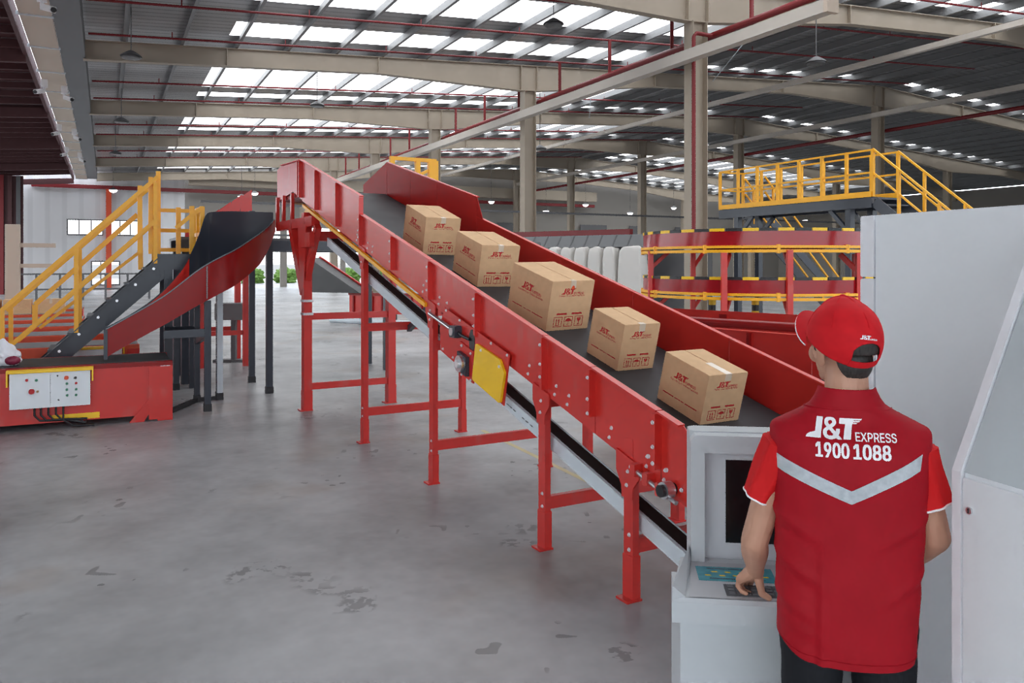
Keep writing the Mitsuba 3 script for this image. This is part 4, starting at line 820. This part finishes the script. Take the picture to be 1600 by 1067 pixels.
# ---- touch-screen kiosk the worker stands at
ki = thing('operator_kiosk', 'pale grey operator kiosk with a black screen and keyboard shelf, left of the worker', 'kiosk')
KY = math.radians(7.0); MK = np.eye(4); kx = np.array([math.cos(KY), -math.sin(KY)]); ky = np.array([math.sin(KY), math.cos(KY)])
K0 = np.array([.478, 2.38]); MK[:3, 0], MK[:3, 1], MK[:3, 2], MK[:3, 3] = (*kx, 0), (*ky, 0), (0, 0, 1), (K0[0], K0[1], 0)   # x right, y away, z up; origin: left end of the shelf lip
KW, ZS = .62, .80
put(ki + '__shelf', MB().add(*(lambda P: (P, _hull_faces(P)))(np.array([(x, y, z) for x0, x1, y, z in ((0, KW, 0, .728), (0, KW, 0, ZS - .012), (.004, KW - .004, .010, ZS), (.055, KW - .055, .34, .802), (.03, KW - .03, .34, .70), (.055, KW - .055, .06, .715)) for x in (x0, x1)]))), KIOSK, MK)
put(ki + '__shelf_inset', MB().add([(.05, .012, ZS + .0025), (KW - .05, .012, ZS + .0025), (KW - .085, .295, ZS + .0042), (.085, .295, ZS + .0042)], [[0, 1, 2], [0, 2, 3]]), 'mat_inset', MK)
mat('inset', (.40, .41, .43), .45)
for s in (0, 1):
    x = .008 if s == 0 else KW - .008; xi = .07 if s == 0 else KW - .07
    put(ki + '__shelf_side', MB().add(*(lambda P: (P, _hull_faces(P)))(np.array([(x - (.006 if s == 0 else -.006), .004, ZS + .036), (xi - (.03 if s == 0 else -.03), .012, ZS + .003), (x + (.075 if s == 0 else -.075), .33, .85), (xi + (.02 if s == 0 else -.02), .33, .81), (x - (.006 if s == 0 else -.006), .004, ZS - .05), (x + (.06 if s == 0 else -.06), .33, .78)]))), KIOSK, MK)
# housing: frame round a recessed screen
x0, x1, yb, z0, z1 = .086, KW - .06, .30, .79, 1.225
tl = lambda z: .012 * (z - z0) / (z1 - z0)
put(ki + '__housing', MB().box((x0, yb + .055, .60), (x1, yb + .15, z1 + .004), .02), KIOSK, MK)
fw = .045
fx0, fx1 = x0 + fw, x1 - fw
put(ki + '__screen_frame', MB().prism(Polygon([(x0, z0), (x1, z0), (x1, z1 - .02), (x1 - .015, z1), (x0 + .015, z1), (x0, z1 - .02)]).difference(sbox(fx0, z0 - .01, fx1, z1 - .058)), (0, yb + .065, 0), (1, 0, 0), EZ, .065), KIOSK, MK)
put(ki + '__bezel', MB().box((fx0 - .005, yb + .05, z0), (fx1 + .005, yb + .061, z1 - .05)), 'mat_bezel', MK)
mat('bezel', (.50, .53, .56), .35)
put(ki + '__screen', MB().box((fx0 + .075, yb + .047, z0 + .065), (fx1 - .02, yb + .0505, z1 - .090), .001), SCREEN, MK)
P = np.array([(x, y, z) for x, y, z in [(.032, .05, .0), (KW - .032, .05, .0), (KW - .032, .42, 0), (.032, .42, 0), (.028, .045, .72), (KW - .028, .045, .72), (KW - .03, .42, .72), (.03, .42, .72)]])
put(ki + '__pedestal', MB().add(P, _hull_faces(P)), KIOSK, MK)
put(ki + '__plinth', MB().box((.02, .035, 0), (KW - .02, .43, .05), .004), DARKMET, MK)
# keyboard strip and teal notice lie on the sloped inset
def on_shelf(x, y, dz=0): return (x, y, ZS + .0025 + (y - .012) * .006 + dz)
def shelf_plate(x0, x1, y0, y1, t, sk=0.0):
    P = np.array([on_shelf(x0 + sk, y0, .0006), on_shelf(x1 + sk, y0, .0006), on_shelf(x1, y1, .0006), on_shelf(x0, y1, .0006), on_shelf(x0 + sk, y0, t), on_shelf(x1 + sk, y0, t), on_shelf(x1, y1, t), on_shelf(x0, y1, t)]); return MB().add(P, _hull_faces(P))
put(ki + '__key_strip', shelf_plate(.165, .49, .030, .110, .004), 'mat_keys', MK)
mat('keys', (.065, .068, .075), .4)
for i in range(14):
    for j in range(3): put(ki + '__key', shelf_plate(.174 + i * .0225, .174 + i * .0225 + .0175, .036 + j * .024, .036 + j * .024 + .018, .0062), 'mat_keycap', MK)
mat('keycap', (.10, .105, .115), .5)
nt = put(ki + '__notice', shelf_plate(.095, .335, .140, .255, .0014), 'mat_teal', MK)
mat('teal', proc(lambda p, n, uv: mix((.035, .20, .26), (.06, .29, .34), noise(p.x * 60, p.y * 60, 0.0))), .4)
rs = np.random.default_rng(3)
for i in range(9):
    y = .178 + .028 * (i % 2) + .004 * rs.random(); x = .115 + .022 * i + .006 * rs.random()
    put(nt + '__mark', shelf_plate(x, x + .018, y, y + .007, .002, .003), SAFETY, MK)
for i in range(2):
    y = (.155, .236)[i]; put(nt + '__print_line', shelf_plate(.13, .30, y, y + .005, .002), CHAR, MK)
# ================================================================ THE WORKER
PX, PY = .905, 2.15
TURN = math.radians(-16.0)                             # he faces a little to the right, along the line from the lens
MP = rotz(TURN, (PX, PY, 0)) @ np.diag([.93, 1, 1, 1])  # local: x right, y forward (away from the lens), z up
MPI = np.linalg.inv(MP)
def at_depth(px, py, Y): p = np.array([(px - 800) / FPX * Y, Y, EYE - (py - HORIZON) / FPX * Y, 1.0]); return (MPI @ p)[:3]
def at_plane(px, py, yl):                              # where the ray of a pixel meets the local plane y = yl
    a, b_ = at_depth(px, py, 1.0), at_depth(px, py, 3.0); t = (yl - a[1]) / (b_[1] - a[1]); return a + (b_ - a) * t
person = thing('person', 'worker seen from behind in red vest and cap, one hand on the kiosk shelf', 'person')
def ball(p, r, seg=18): return m3.Manifold.sphere(r, seg).translate([float(q) for q in p])
def hull(*balls): return m3.Manifold.batch_hull(list(balls))
def chain(pts, seg=18):
    out = [hull(ball(a[:3], a[3], seg), ball(b[:3], b[3], seg)) for a, b in zip(pts[:-1], pts[1:])]; return out
def to_tm(m, edge, it=8, lam=.5):
    m = m.refine_to_length(edge); k = m.to_mesh(); t = trimesh.Trimesh(np.array(k.vert_properties[:, :3]), np.array(k.tri_verts), process=True)
    if it: trimesh.smoothing.filter_taubin(t, lamb=lam, nu=lam + .03, iterations=it)
    return t
def union(ms): return m3.Manifold.batch_boolean(ms, m3.OpType.Add)
def ell(c, r, seg=40, rot=(0, 0, 0)): return m3.Manifold.sphere(1.0, seg).scale([float(x) for x in r]).rotate([float(x) for x in rot]).translate([float(x) for x in c])
HC, YAW = np.array([-.008, .03, 1.585]), 29.0           # head centre, turned to the left
def head_tf(m): return m.rotate([0, 0, YAW]).translate([float(x) for x in HC])
head = union([ell((0, -.002, .02), (.073, .094, .098)), ell((0, .032, -.055), (.054, .062, .062)), ball((0, .078, -.095), .022), hull(ball((0, .093, .0), .010), ball((0, .112, -.036), .011), ball((.012, .098, -.040), .008), ball((-.012, .098, -.040), .008)),
              ell((0, .088, -.066), (.024, .010, .011)), hull(ball((-.04, .082, .018), .012), ball((.04, .082, .018), .012)), ell((.045, .062, -.035), (.022, .024, .026)), ell((-.045, .062, -.035), (.022, .024, .026))])
ears = [ell((sx * .084, -.004, -.026), (.011, .025, .040), 24, (0, sx * 14, 0)) - ell((sx * .094, .0, -.022), (.007, .012, .024), 20) for sx in (-1, 1)]
lobe = [hull(ball((sx * .079, .004, -.034), .011), ball((sx * .072, .0, -.01), .015)) for sx in (-1, 1)]
head = head_tf(union([head] + ears + lobe))
SHL, SHR = np.array([-.176, .004, 1.300]), np.array([.176, .004, 1.300])
EL, WL = at_depth(1179, 845, 2.235), at_depth(1180, 889, 2.365)
ER, WR = at_depth(1461, 838, 2.10), np.array([.150, .200, .925])
tr = [ell((0, .0, 1.24), (.165, .095, .13)), ell((0, .005, 1.05), (.155, .095, .18)), ell((0, 0, .90), (.16, .10, .12)), hull(ball((-.12, 0, 1.310), .05), ball((.12, 0, 1.310), .05)), hull(ball((0, -.005, 1.36), .065), ball((0, .008, 1.47), .059), ball((0, .02, 1.52), .058))]
arms = chain([(*SHL, .046), (*(SHL * .5 + EL * .5), .044), (*EL, .040)]) + chain([(*EL, .040), (*(EL * .65 + WL * .35), .041), (*(EL * .25 + WL * .75), .031), (*WL, .026)])
arms += chain([(*SHR, .046), (*(SHR * .5 + ER * .5), .045), (*ER, .041)]) + chain([(*ER, .041), (*(ER * .65 + WR * .35), .043), (*(ER * .25 + WR * .75), .032), (*WR, .027)])
lg = []
for sx in (-1, 1): lg += chain([(sx * .092, 0, .88, .088), (sx * .098, .02, .47, .054), (sx * .10, .01, .30, .052), (sx * .104, -.015, .09, .036)]) + chain([(sx * .104, -.03, .05, .034), (sx * .115, .14, .045, .026)])
body = to_tm(union(tr + arms + lg), .011, 10)
hd = to_tm(head, .006, 4)
# left hand: palm from the wrist down to the knuckles, fingers curled on the shelf, thumb reaching right and down
L = at_depth
wl = WL
kn = [L(1156, 905, 2.405), L(1160, 903, 2.43), L(1167, 902, 2.447), L(1175, 903, 2.455)]      # little ... index knuckles
mid = [L(1153, 915, 2.41), L(1156, 914, 2.445), L(1162, 914, 2.468), L(1171, 915, 2.48)]
tip = [L(1159, 924, 2.395), L(1163, 923.5, 2.425), L(1169, 922, 2.45), L(1177, 922.5, 2.462)]
tp2 = [L(1166, 927, 2.385), L(1171, 926.5, 2.41), L(1176, 924.5, 2.437), L(1183, 925, 2.448)]
hb = [hull(ball(wl, .025, 14), ball(kn[0], .0135, 14), ball(kn[1], .0135, 14)), hull(ball(wl, .025, 14), ball(kn[1], .0135, 14), ball(kn[2], .0135, 14)), hull(ball(wl, .025, 14), ball(kn[2], .0135, 14), ball(kn[3], .0135, 14))]
for a, b_, c, e, r in zip(kn, mid, tip, tp2, (.0085, .0095, .0098, .0092)): hb += chain([(*a, r + .002), (*b_, r), (*c, r - .001), (*e, r - .002)], 12)
th0, th1, th2, th3 = L(1184, 897, 2.375), L(1187, 912, 2.37), L(1190, 927, 2.365), L(1202, 934.5, 2.362)
hb += [hull(ball(wl + (.006, 0, -.005), .022, 14), ball(th0, .0165, 14))] + chain([(*th0, .0165), (*th1, .0135), (*th2, .0108), (*th3, .0085)], 14)
# right hand: resting loosely on the shelf in front of the body
wr = WR; fr_ = np.array([.12, .255, .875])
kr = [np.array([.155 - .020 * i, .275, .868]) for i in range(4)]
hb2 = [hull(ball(wr, .025, 14), ball(kr[i], .013, 14), ball(kr[i + 1], .013, 14)) for i in range(3)]
for i, (a, l) in enumerate(zip(kr, (.85, 1.0, 1.05, .95))): hb2 += chain([(*a, .011), (*(a + np.array([0, .034 * l, -.010])), .0095), (*(a + np.array([0, .052 * l, -.030])), .0085), (*(a + np.array([0, .058 * l, -.046])), .0075)], 12)
hb2 += chain([(*(wr + (-.015, .01, -.01)), .018), (*np.array([.085, .245, .868]), .0125), (*np.array([.075, .272, .85]), .0105), (*np.array([.078, .292, .838]), .009)], 12)
hands = to_tm(union(hb), .0035, 5, .45); hands2 = to_tm(union(hb2), .0035, 5, .45)
whole = union([m3.Manifold(m3.Mesh(np.array(t.vertices, np.float32), np.array(t.faces, np.uint32))) for t in (body, hd, hands, hands2)])
k_ = whole.to_mesh(); whole_t = trimesh.Trimesh(np.array(k_.vert_properties[:, :3]), np.array(k_.tri_verts), process=True)
mat('skin', proc(lambda p, n, uv: mix((.52, .29, .20), (.44, .225, .15), fbm(p.x * 22, p.y * 22, p.z * 22, 3))), .48, 0, .4)
put(person, whole_t, 'mat_skin', MP, smooth=True)
def face_part(name, m, mt): put(f'{person}__{name}', to_tm(head_tf(m), .004, 2), mt, MP, smooth=True)
HAIR = mat('black_hair', proc(lambda p, n, uv: mix((.012, .010, .009), (.04, .034, .03), noise(p.x * 260, p.y * 260, p.z * 30))), .5)
face_part('lips', union([ell((0, .098, -.061), (.020, .005, .004)), ell((0, .097, -.069), (.017, .005, .0045))]), mat('lips', (.42, .15, .13), .45))
for sx in (-1, 1):
    face_part('eye', ell((sx * .032, .082, -.002), (.013, .010, .007), 24), WHITE); face_part('iris', ell((sx * .033, .0905, -.002), (.0055, .003, .0055), 16), BLACK)
    face_part('eyebrow', hull(ball((sx * .018, .092, .020), .004, 10), ball((sx * .048, .080, .022), .003, 10)), HAIR)
# hair: short at the nape, seen under the cap and through its opening
hairm = ell((0, -.006, .012), (.094, .111, .102), 48) - m3.Manifold.cube([.4, .4, .4], True).translate([0, .2 + .02, 0])
nape = (ell((0, -.010, -.050), (.072, .083, .066), 48) ^ m3.Manifold.cube([.4, .4, .4], True).rotate([-16, 0, 0]).translate([0, -.205, .155])) 
face_part('hair', union([hairm ^ m3.Manifold.cube([.4, .4, .4], True).translate([0, 0, .175]), nape, *[hull(ball((sx * .070, .018, -.005), .006, 10), ball((sx * .070, .012, -.04), .004, 10), ball((sx * .070, -.02, .0), .008, 10)) for sx in (-1, 1)]]), HAIR)
# cap: six-panel crown with a cut-out and strap at the back, brim, button
RCAP = mat('cap_red', proc(lambda p, n, uv: mix((.62, .012, .018), (.52, .008, .014), fbm(p.x * 40, p.y * 40, p.z * 40, 2))), .75, 0, .22, sheen=.05)
SL = math.degrees(math.atan(.54))
def above_plane(dz): return m3.Manifold.cube([.6, .6, .6], True).translate([0, 0, .3]).rotate([SL, 0, 0]).translate([0, 0, -.008 + dz])
outer = ell((0, -.006, .012), (.100, .117, .110), 64); outer = union([outer, ell((0, .0, .055), (.072, .085, .072), 64)]); inner = ell((0, -.006, .010), (.0955, .1125, .105), 64)
shell = (outer - inner) ^ above_plane(0)
arch2d = Polygon([(-.043, -.2)] + [(.043 * math.cos(t), .045 + .024 * math.sin(t) - .062) for t in np.linspace(math.pi, 0, 24)] + [(.043, -.2)])
arch = m3.Manifold(m3.Mesh(*(lambda t: (np.array(t.vertices, np.float32), np.array(t.faces, np.uint32)))(trimesh.creation.extrude_polygon(arch2d, .2, engine='earcut')))).rotate([90, 0, 0]).translate([0, 0, 0])
crown = shell - (arch ^ above_plane(-.1))
strap = (ell((0, -.006, .010), (.1015, .1185, .108), 64) - ell((0, -.006, .010), (.0985, .1150, .106), 64)) ^ above_plane(0) ^ m3.Manifold.cube([.094, .3, .4], True).translate([0, -.15, 0])
strap = strap - above_plane(.022)
capk = f'{person}__cap'
put(capk, to_tm(head_tf(crown), .006, 1), RCAP, MP, smooth=50)
put(capk + '__strap', to_tm(head_tf(strap), .005, 0), RCAP, MP, smooth=50)
put(capk + '__button', to_tm(head_tf(ell((0, .0, .127), (.009, .009, .005), 20)), .004, 0), RCAP, MP, smooth=True)
bp = [(x, y) for x, y in [(.088 * math.cos(t), .055 + .125 * math.sin(t)) for t in np.linspace(0, math.pi, 40)]] + [(.098 * math.cos(t), .0 + .108 * math.sin(t)) for t in np.linspace(math.pi * .86, math.pi * .14, 24)]
bm_ = trimesh.creation.extrude_polygon(Polygon(bp).buffer(0), .004, engine='earcut').subdivide().subdivide().subdivide(); bv = np.array(bm_.vertices)
bv[:, 2] += -5.2 * bv[:, 0] ** 2 + .046 + .34 * (bv[:, 1] - .1)
Mh = MP @ rotz(math.radians(YAW), tuple(HC))
put(capk + '__brim', trimesh.Trimesh(bv, bm_.faces, process=False), RCAP, Mh, smooth=40)
ed = np.array([(.0885 * math.cos(t), .055 + .1255 * math.sin(t)) for t in np.linspace(.0, math.pi, 40)]); ed = np.column_stack([ed, -5.2 * ed[:, 0] ** 2 + .0455 + .34 * (ed[:, 1] - .1)])
put(capk + '__brim_edge', MB().tube(ed, .0022, 6), WHITE, Mh, smooth=40)
for j in range(6):
    a = j * math.pi / 3 + math.pi / 6
    # seam lines of the crown panels
    t = np.linspace(.05, 1.25, 16); q = np.stack([.1005 * np.sin(t) * math.cos(a), -.006 + .1175 * np.sin(t) * math.sin(a), .012 + .1105 * np.cos(t)], 1)
    q2 = np.stack([.0725 * np.sin(t) * math.cos(a), .0855 * np.sin(t) * math.sin(a), .055 + .0725 * np.cos(t)], 1); q = np.where((q[:, 2:] > q2[:, 2:]) & (np.linalg.norm(q[:, :2], axis=1, keepdims=True) > np.linalg.norm(q2[:, :2], axis=1, keepdims=True)) | (t[:, None] > .8), q, q2)
    q = q[q[:, 2] > -.008 + .54 * q[:, 1] + .01]
    if len(q) > 2: put(capk + '__seam', MB().tube(q, .0012, 5), RCAP, Mh, smooth=40)
# ---- vest: lofted rings with folds
VRED = mat('vest_red', proc(lambda p, n, uv: mix((.36, .004, .013), (.30, .003, .010), fbm(p.x * 30, p.y * 30, p.z * 12, 3))), .65, 0, .22, sheen=.05)
SRED = mat('polo_red', proc(lambda p, n, uv: mix((.58, .012, .014), (.52, .009, .011), fbm(p.x * 30, p.y * 30, p.z * 12, 3))), .7, 0, .22, sheen=.05)
rings = np.array([  # z, half width, half depth, centre x, centre y, exponent
    (.757, .184, .122, -.006, .006, 2.6), (.80, .188, .124, -.005, .006, 2.6), (.87, .192, .124, -.003, .005, 2.6), (.95, .197, .122, -.001, .004, 2.6), (1.05, .2005, .118, .001, .002, 2.6),
    (1.14, .203, .119, .002, 0, 2.6), (1.22, .207, .121, .003, -.002, 2.6), (1.29, .212, .116, .003, -.004, 2.5), (1.330, .216, .104, .003, -.006, 2.4), (1.352, .217, .088, .003, -.006, 2.3), (1.366, .212, .078, .003, -.006, 2.2),
    (1.382, .184, .072, .003, -.004, 2.1), (1.398, .150, .070, .003, -.002, 2.0), (1.412, .122, .070, .002, .0, 2.0), (1.424, .103, .070, .001, .003, 2.0)])
zz = rings[:, 0]
from scipy.interpolate import PchipInterpolator
RI = PchipInterpolator(zz, rings[:, 1:])
def fold(x, z, back):
    d = .0045 * np.exp(-((x + .075 + .02 * (z - .9)) / .009) ** 2) * np.clip((1.16 - z) / .25, 0, 1)
    d = d - .0035 * np.exp(-((x + .098 + .02 * (z - .9)) / .014) ** 2) * np.clip((1.16 - z) / .25, 0, 1)
    for x0, z0, sx, a in ((-.17, 1.12, .9, .005), (-.15, 1.00, 1.0, .005), (-.16, .90, .8, .004), (.15, 1.12, -.9, .004), (.16, .98, -1.1, .004), (-.12, .84, .6, .003)):
        q = (z - z0) + sx * .55 * (x - x0) * np.sign(-sx * 0 + 1); r = np.exp(-(q / .016) ** 2) * np.exp(-((x - x0) / .07) ** 2); d = d + a * r - a * .6 * np.exp(-((q + .028) / .02) ** 2) * np.exp(-((x - x0) / .07) ** 2)
    n = meshkit.fbm(np.stack([x * 7, z * 4 + 3, 0 * x + back * 3.0], -1), 3) - .5
    return 1.5 * d + .014 * n
def loft(zs, n=120, grow=0.0, hem=True):
    th = np.linspace(0, 2 * math.pi, n, endpoint=False); V = []
    for z in zs:
        rx, ry, cx, cy, p = RI(z); c, s = np.cos(th), np.sin(th)
        k = (np.abs(c) ** p + np.abs(s) ** p) ** (-1 / p); x, y = rx * k * c, ry * k * s
        amp = np.clip((1.36 - z) / .08, 0, 1); d = fold(x, np.full_like(x, z), (s > 0) * 1.0) * amp + grow
        nrm = np.stack([c / rx, s / ry], 1); nrm /= np.linalg.norm(nrm, axis=1, keepdims=True)
        zq = np.full_like(x, z)
        if hem: zq = zq + np.clip((.80 - z) / .05, 0, 1) * (.055 * np.clip((-x - .09) / .1, 0, 1) ** 2 + .012 * np.clip((x - .10) / .1, 0, 1) ** 2)
        V.append(np.stack([x + cx + d * nrm[:, 0], y + cy + d * nrm[:, 1], zq], 1))
    return np.array(V)
def grid_faces(m, n, flip=False):
    i, j = np.meshgrid(np.arange(m - 1), np.arange(n), indexing='ij'); a = i * n + j; b_ = i * n + (j + 1) % n
    f = np.stack([a, b_, b_ + n, a + n], -1).reshape(-1, 4); return f[:, ::-1] if flip else f
zs = np.concatenate([np.linspace(.757, 1.33, 64), np.linspace(1.335, 1.424, 22)])
G = loft(zs); inn_ = loft(zs[:6], grow=-.004)
mb = MB().add(G.reshape(-1, 3), grid_faces(len(zs), 120)).add(inn_.reshape(-1, 3), grid_faces(6, 120, True))
rim = np.concatenate([G[0], inn_[0]]); mb.add(rim, [[j, 120 + j, 120 + (j + 1) % 120, (j + 1) % 120] for j in range(120)])
vest = f'{person}__vest'
put(vest, mb, VRED, MP, smooth=True)
hemz = loft(np.array([.776]), grow=.0012)[0]; put(vest + '__hem_stitch', MB().tube(np.vstack([hemz, hemz[:1]]), .0011, 5), VRED, MP, smooth=40)
# standing collar
cz = [(1.412, .118, .072, .004), (1.425, .102, .071, .004), (1.440, .091, .070, .006), (1.458, .0815, .071, .009), (1.468, .0785, .071, .011)]
th = np.linspace(0, 2 * math.pi, 80, endpoint=False)
ro = np.array([[(rx * math.cos(t), cy + ry * math.sin(t), z - .03 * max(math.sin(t), 0)) for t in th] for z, rx, ry, cy in cz]); ri = np.array([[(.965 * rx * math.cos(t), cy + .955 * ry * math.sin(t), z - .03 * max(math.sin(t), 0)) for t in th] for z, rx, ry, cy in cz])
mb = MB().add(ro.reshape(-1, 3), grid_faces(5, 80)).add(ri.reshape(-1, 3), grid_faces(5, 80, True)).add(np.concatenate([ro[-1], ri[-1]]), [[j, (j + 1) % 80, 80 + (j + 1) % 80, 80 + j] for j in range(80)])
put(vest + '__collar', mb, VRED, MP, smooth=40)
cs_ = ro[0] + np.array([0, 0, .004]); put(vest + '__collar_seam', MB().tube(np.vstack([cs_, cs_[:1]]), .0016, 6), VRED, MP, smooth=40)
# armhole binding
for sx in (-1, 1):
    q = np.array([(sx * .2165, -.072, 1.362), (sx * .209, -.088, 1.33), (sx * .2, -.103, 1.28), (sx * .200, -.105, 1.22), (sx * .203, -.092, 1.17), (sx * .2035, -.05, 1.14)]); 
    t = np.linspace(0, 1, len(q)); qq = CubicSpline(t, q)(np.linspace(0, 1, 30))
# ---- polo sleeves with white piping
def sleeve(sh, hem, r0, r1, lab_y):
    n, m = 40, 16; ax = hem - sh; Lx = np.linalg.norm(ax); x, y, z = basis(ax, (0, 1, 0)); V = []
    for i in range(m):
        t = i / (m - 1); r = r0 + (r1 - r0) * t ** .8; c = sh + ax * t; a = np.linspace(0, 2 * math.pi, n, endpoint=False)
        w = .004 * np.sin(3 * a + 5 * t) * t + .003 * np.sin(7 * a + 2)
        V.append(c + ((r + w) * np.cos(a))[:, None] * x + ((r * 1.12 + w) * np.sin(a))[:, None] * y)
    V = np.array(V); mb = MB().add(V.reshape(-1, 3), grid_faces(m, n)); Vi = V[-4:] * .94 + .06 * V[-4:].mean(1, keepdims=True)
    mb.add(Vi.reshape(-1, 3), grid_faces(4, n, True)).add(np.concatenate([V[-1], Vi[-1]]), [[j, (j + 1) % n, n + (j + 1) % n, n + j] for j in range(n)])
    # rounded shoulder cap
    cap = np.vstack([V[0], [sh - ax / Lx * .045]]); mb.add(cap, [[n, (j + 1) % n, j] for j in range(n)])
    k = put(f'{person}__polo_sleeve', mb, SRED, MP, smooth=45); put(k + '__piping', MB().tube(np.vstack([V[-1], V[-1][:2]]), .003, 6), WHITE, MP, smooth=40)
sleeve(np.array([-.178, .0, 1.305]), at_depth(1185, 774, 2.225), .058, .0475, 0)
sleeve(np.array([.180, .0, 1.305]), at_depth(1458, 788, 2.09), .058, .0480, 0)
# ---- lettering and reflective chevron laid on the back of the vest
def back_y(x, z):
    x, z = np.asarray(x, float), np.asarray(z, float); q = RI(z); rx, ry, cx, cy, p = [q[..., i] for i in range(5)]
    u = np.clip(np.abs((x - cx) / rx), 0, .985); y = cy - ry * (1 - u ** p) ** (1 / p)
    amp = np.clip((1.36 - z) / .08, 0, 1); return y - fold(x - cx, z, 0.0) * amp
def drape(v, f, up=.0016, edge=.008):
    t = trimesh.Trimesh(v, f, process=True); vv, ff = trimesh.remesh.subdivide_to_size(t.vertices, t.faces, edge); vv = np.array(vv)
    y = back_y(vv[:, 0], vv[:, 1]) - up - vv[:, 2]; return np.stack([vv[:, 0], y, vv[:, 1]], 1), ff[:, ::-1] if False else ff
lx = lambda px: at_plane(px, 690, -.118)[0]             # pixel column and row on the back of the vest
lz = lambda py: at_plane(1325, py, -.118)[2]
pieces = [(np.column_stack([v[:, 0] + lx(1260), v[:, 1] + lz(689), v[:, 2]]), f) for v, f in logo(lx(1405) - lx(1260))]
mb = MB()
for v, f in pieces: mb.add(*drape(v, f))
put(vest + '__lettering', mb, WHITE, MP)
mb = MB()
for txt, a, b_ in (('1900', 1275, 1327), ('1088', 1334, 1393)):
    v, f = tm(txt, lz(695) - lz(716), lx(a), lz(716), lx(b_) - lx(a), True)
    for o in (-.0011, 0, .0011): mb.add(*drape(v + (o, 0, abs(o) * .05), f))
put(vest + '__phone_number', mb, WHITE, MP)
REFL = mat('reflective_grey', proc(lambda p, n, uv: mix((.36, .40, .43), (.50, .54, .57), fbm(p.x * 90, p.z * 90, 0.0, 3))), .4)
for poly in ([(1210, 712), (1330, 766), (1330, 787), (1211, 735)], [(1330, 766), (1446, 714), (1441, 739), (1330, 787)]):
    m = trimesh.creation.extrude_polygon(Polygon([at_plane(a, b_, -.112)[[0, 2]] for a, b_ in poly]), .0008, engine='earcut'); v, f = drape(m.vertices, m.faces, .0012); put(vest + '__reflective_stripe', MB().add(v, f), REFL, MP, smooth=True)
mb = MB()
for v, f in logo(.052, .0006): mb.add(v, f)
t = trimesh.Trimesh(np.vstack(mb.v), np.vstack(mb.f), process=True); vv, ff = trimesh.remesh.subdivide_to_size(t.vertices, t.faces, .004); vv = np.array(vv)
gx = vv[:, 0] - .032; gz = vv[:, 1] + .020 - .10 * vv[:, 0]; qy = -.006 - .117 * np.sqrt(np.clip(1 - (gx / .100) ** 2 - ((gz - .012) / .110) ** 2, 0, 1)) - .0015 - vv[:, 2]
put(capk + '__lettering', MB().add(np.stack([gx, qy, gz], 1), ff), WHITE, Mh)
# ---- trousers, shoes
TRO = mat('black_trousers', (.010, .011, .014), .75, 0, .25)
tl_ = [hull(ball((-.085, 0, .90), .095, 24), ball((.085, 0, .90), .095, 24), ball((-.08, .0, .82), .095, 24), ball((.08, 0, .82), .095, 24))]
for sx in (-1, 1): tl_ += chain([(sx * .094, 0, .84, .094), (sx * .098, .005, .62, .082), (sx * .100, .015, .46, .070), (sx * .104, .0, .22, .062), (sx * .106, -.01, .075, .058)], 24)
tt = to_tm(union(tl_), .014, 10); v = np.array(tt.vertices); v += (meshkit.fbm(v * (9, 9, 14), 3)[:, None] - .5) * .010 * tt.vertex_normals; put(f'{person}__trousers', trimesh.Trimesh(v, tt.faces, process=False), TRO, MP, smooth=True)
for sx in (-1, 1):
    s_ = union([hull(ball((sx * .106, -.055, .045), .040, 20), ball((sx * .106, .03, .055), .040, 20), ball((sx * .116, .17, .035), .034, 20), ball((sx * .112, .1, .05), .040, 20))]) ^ m3.Manifold.cube([1, 1, .4], True).translate([0, 0, .212])
    k = put(f'{person}__shoe', to_tm(s_, .012, 2), BLACK, MP, smooth=40)
    o = Polygon([(sx * .106 + .044 * math.cos(a), -.055 + .044 * math.sin(a)) for a in np.linspace(math.pi, 2 * math.pi, 12)] + [(sx * .116 + .04 * math.cos(a), .17 + .045 * math.sin(a)) for a in np.linspace(0, math.pi, 12)])
    put(k + '__sole', MB().prism(o, (0, 0, 0), (1, 0, 0), (0, 1, 0), .016), DARKMET, MP)
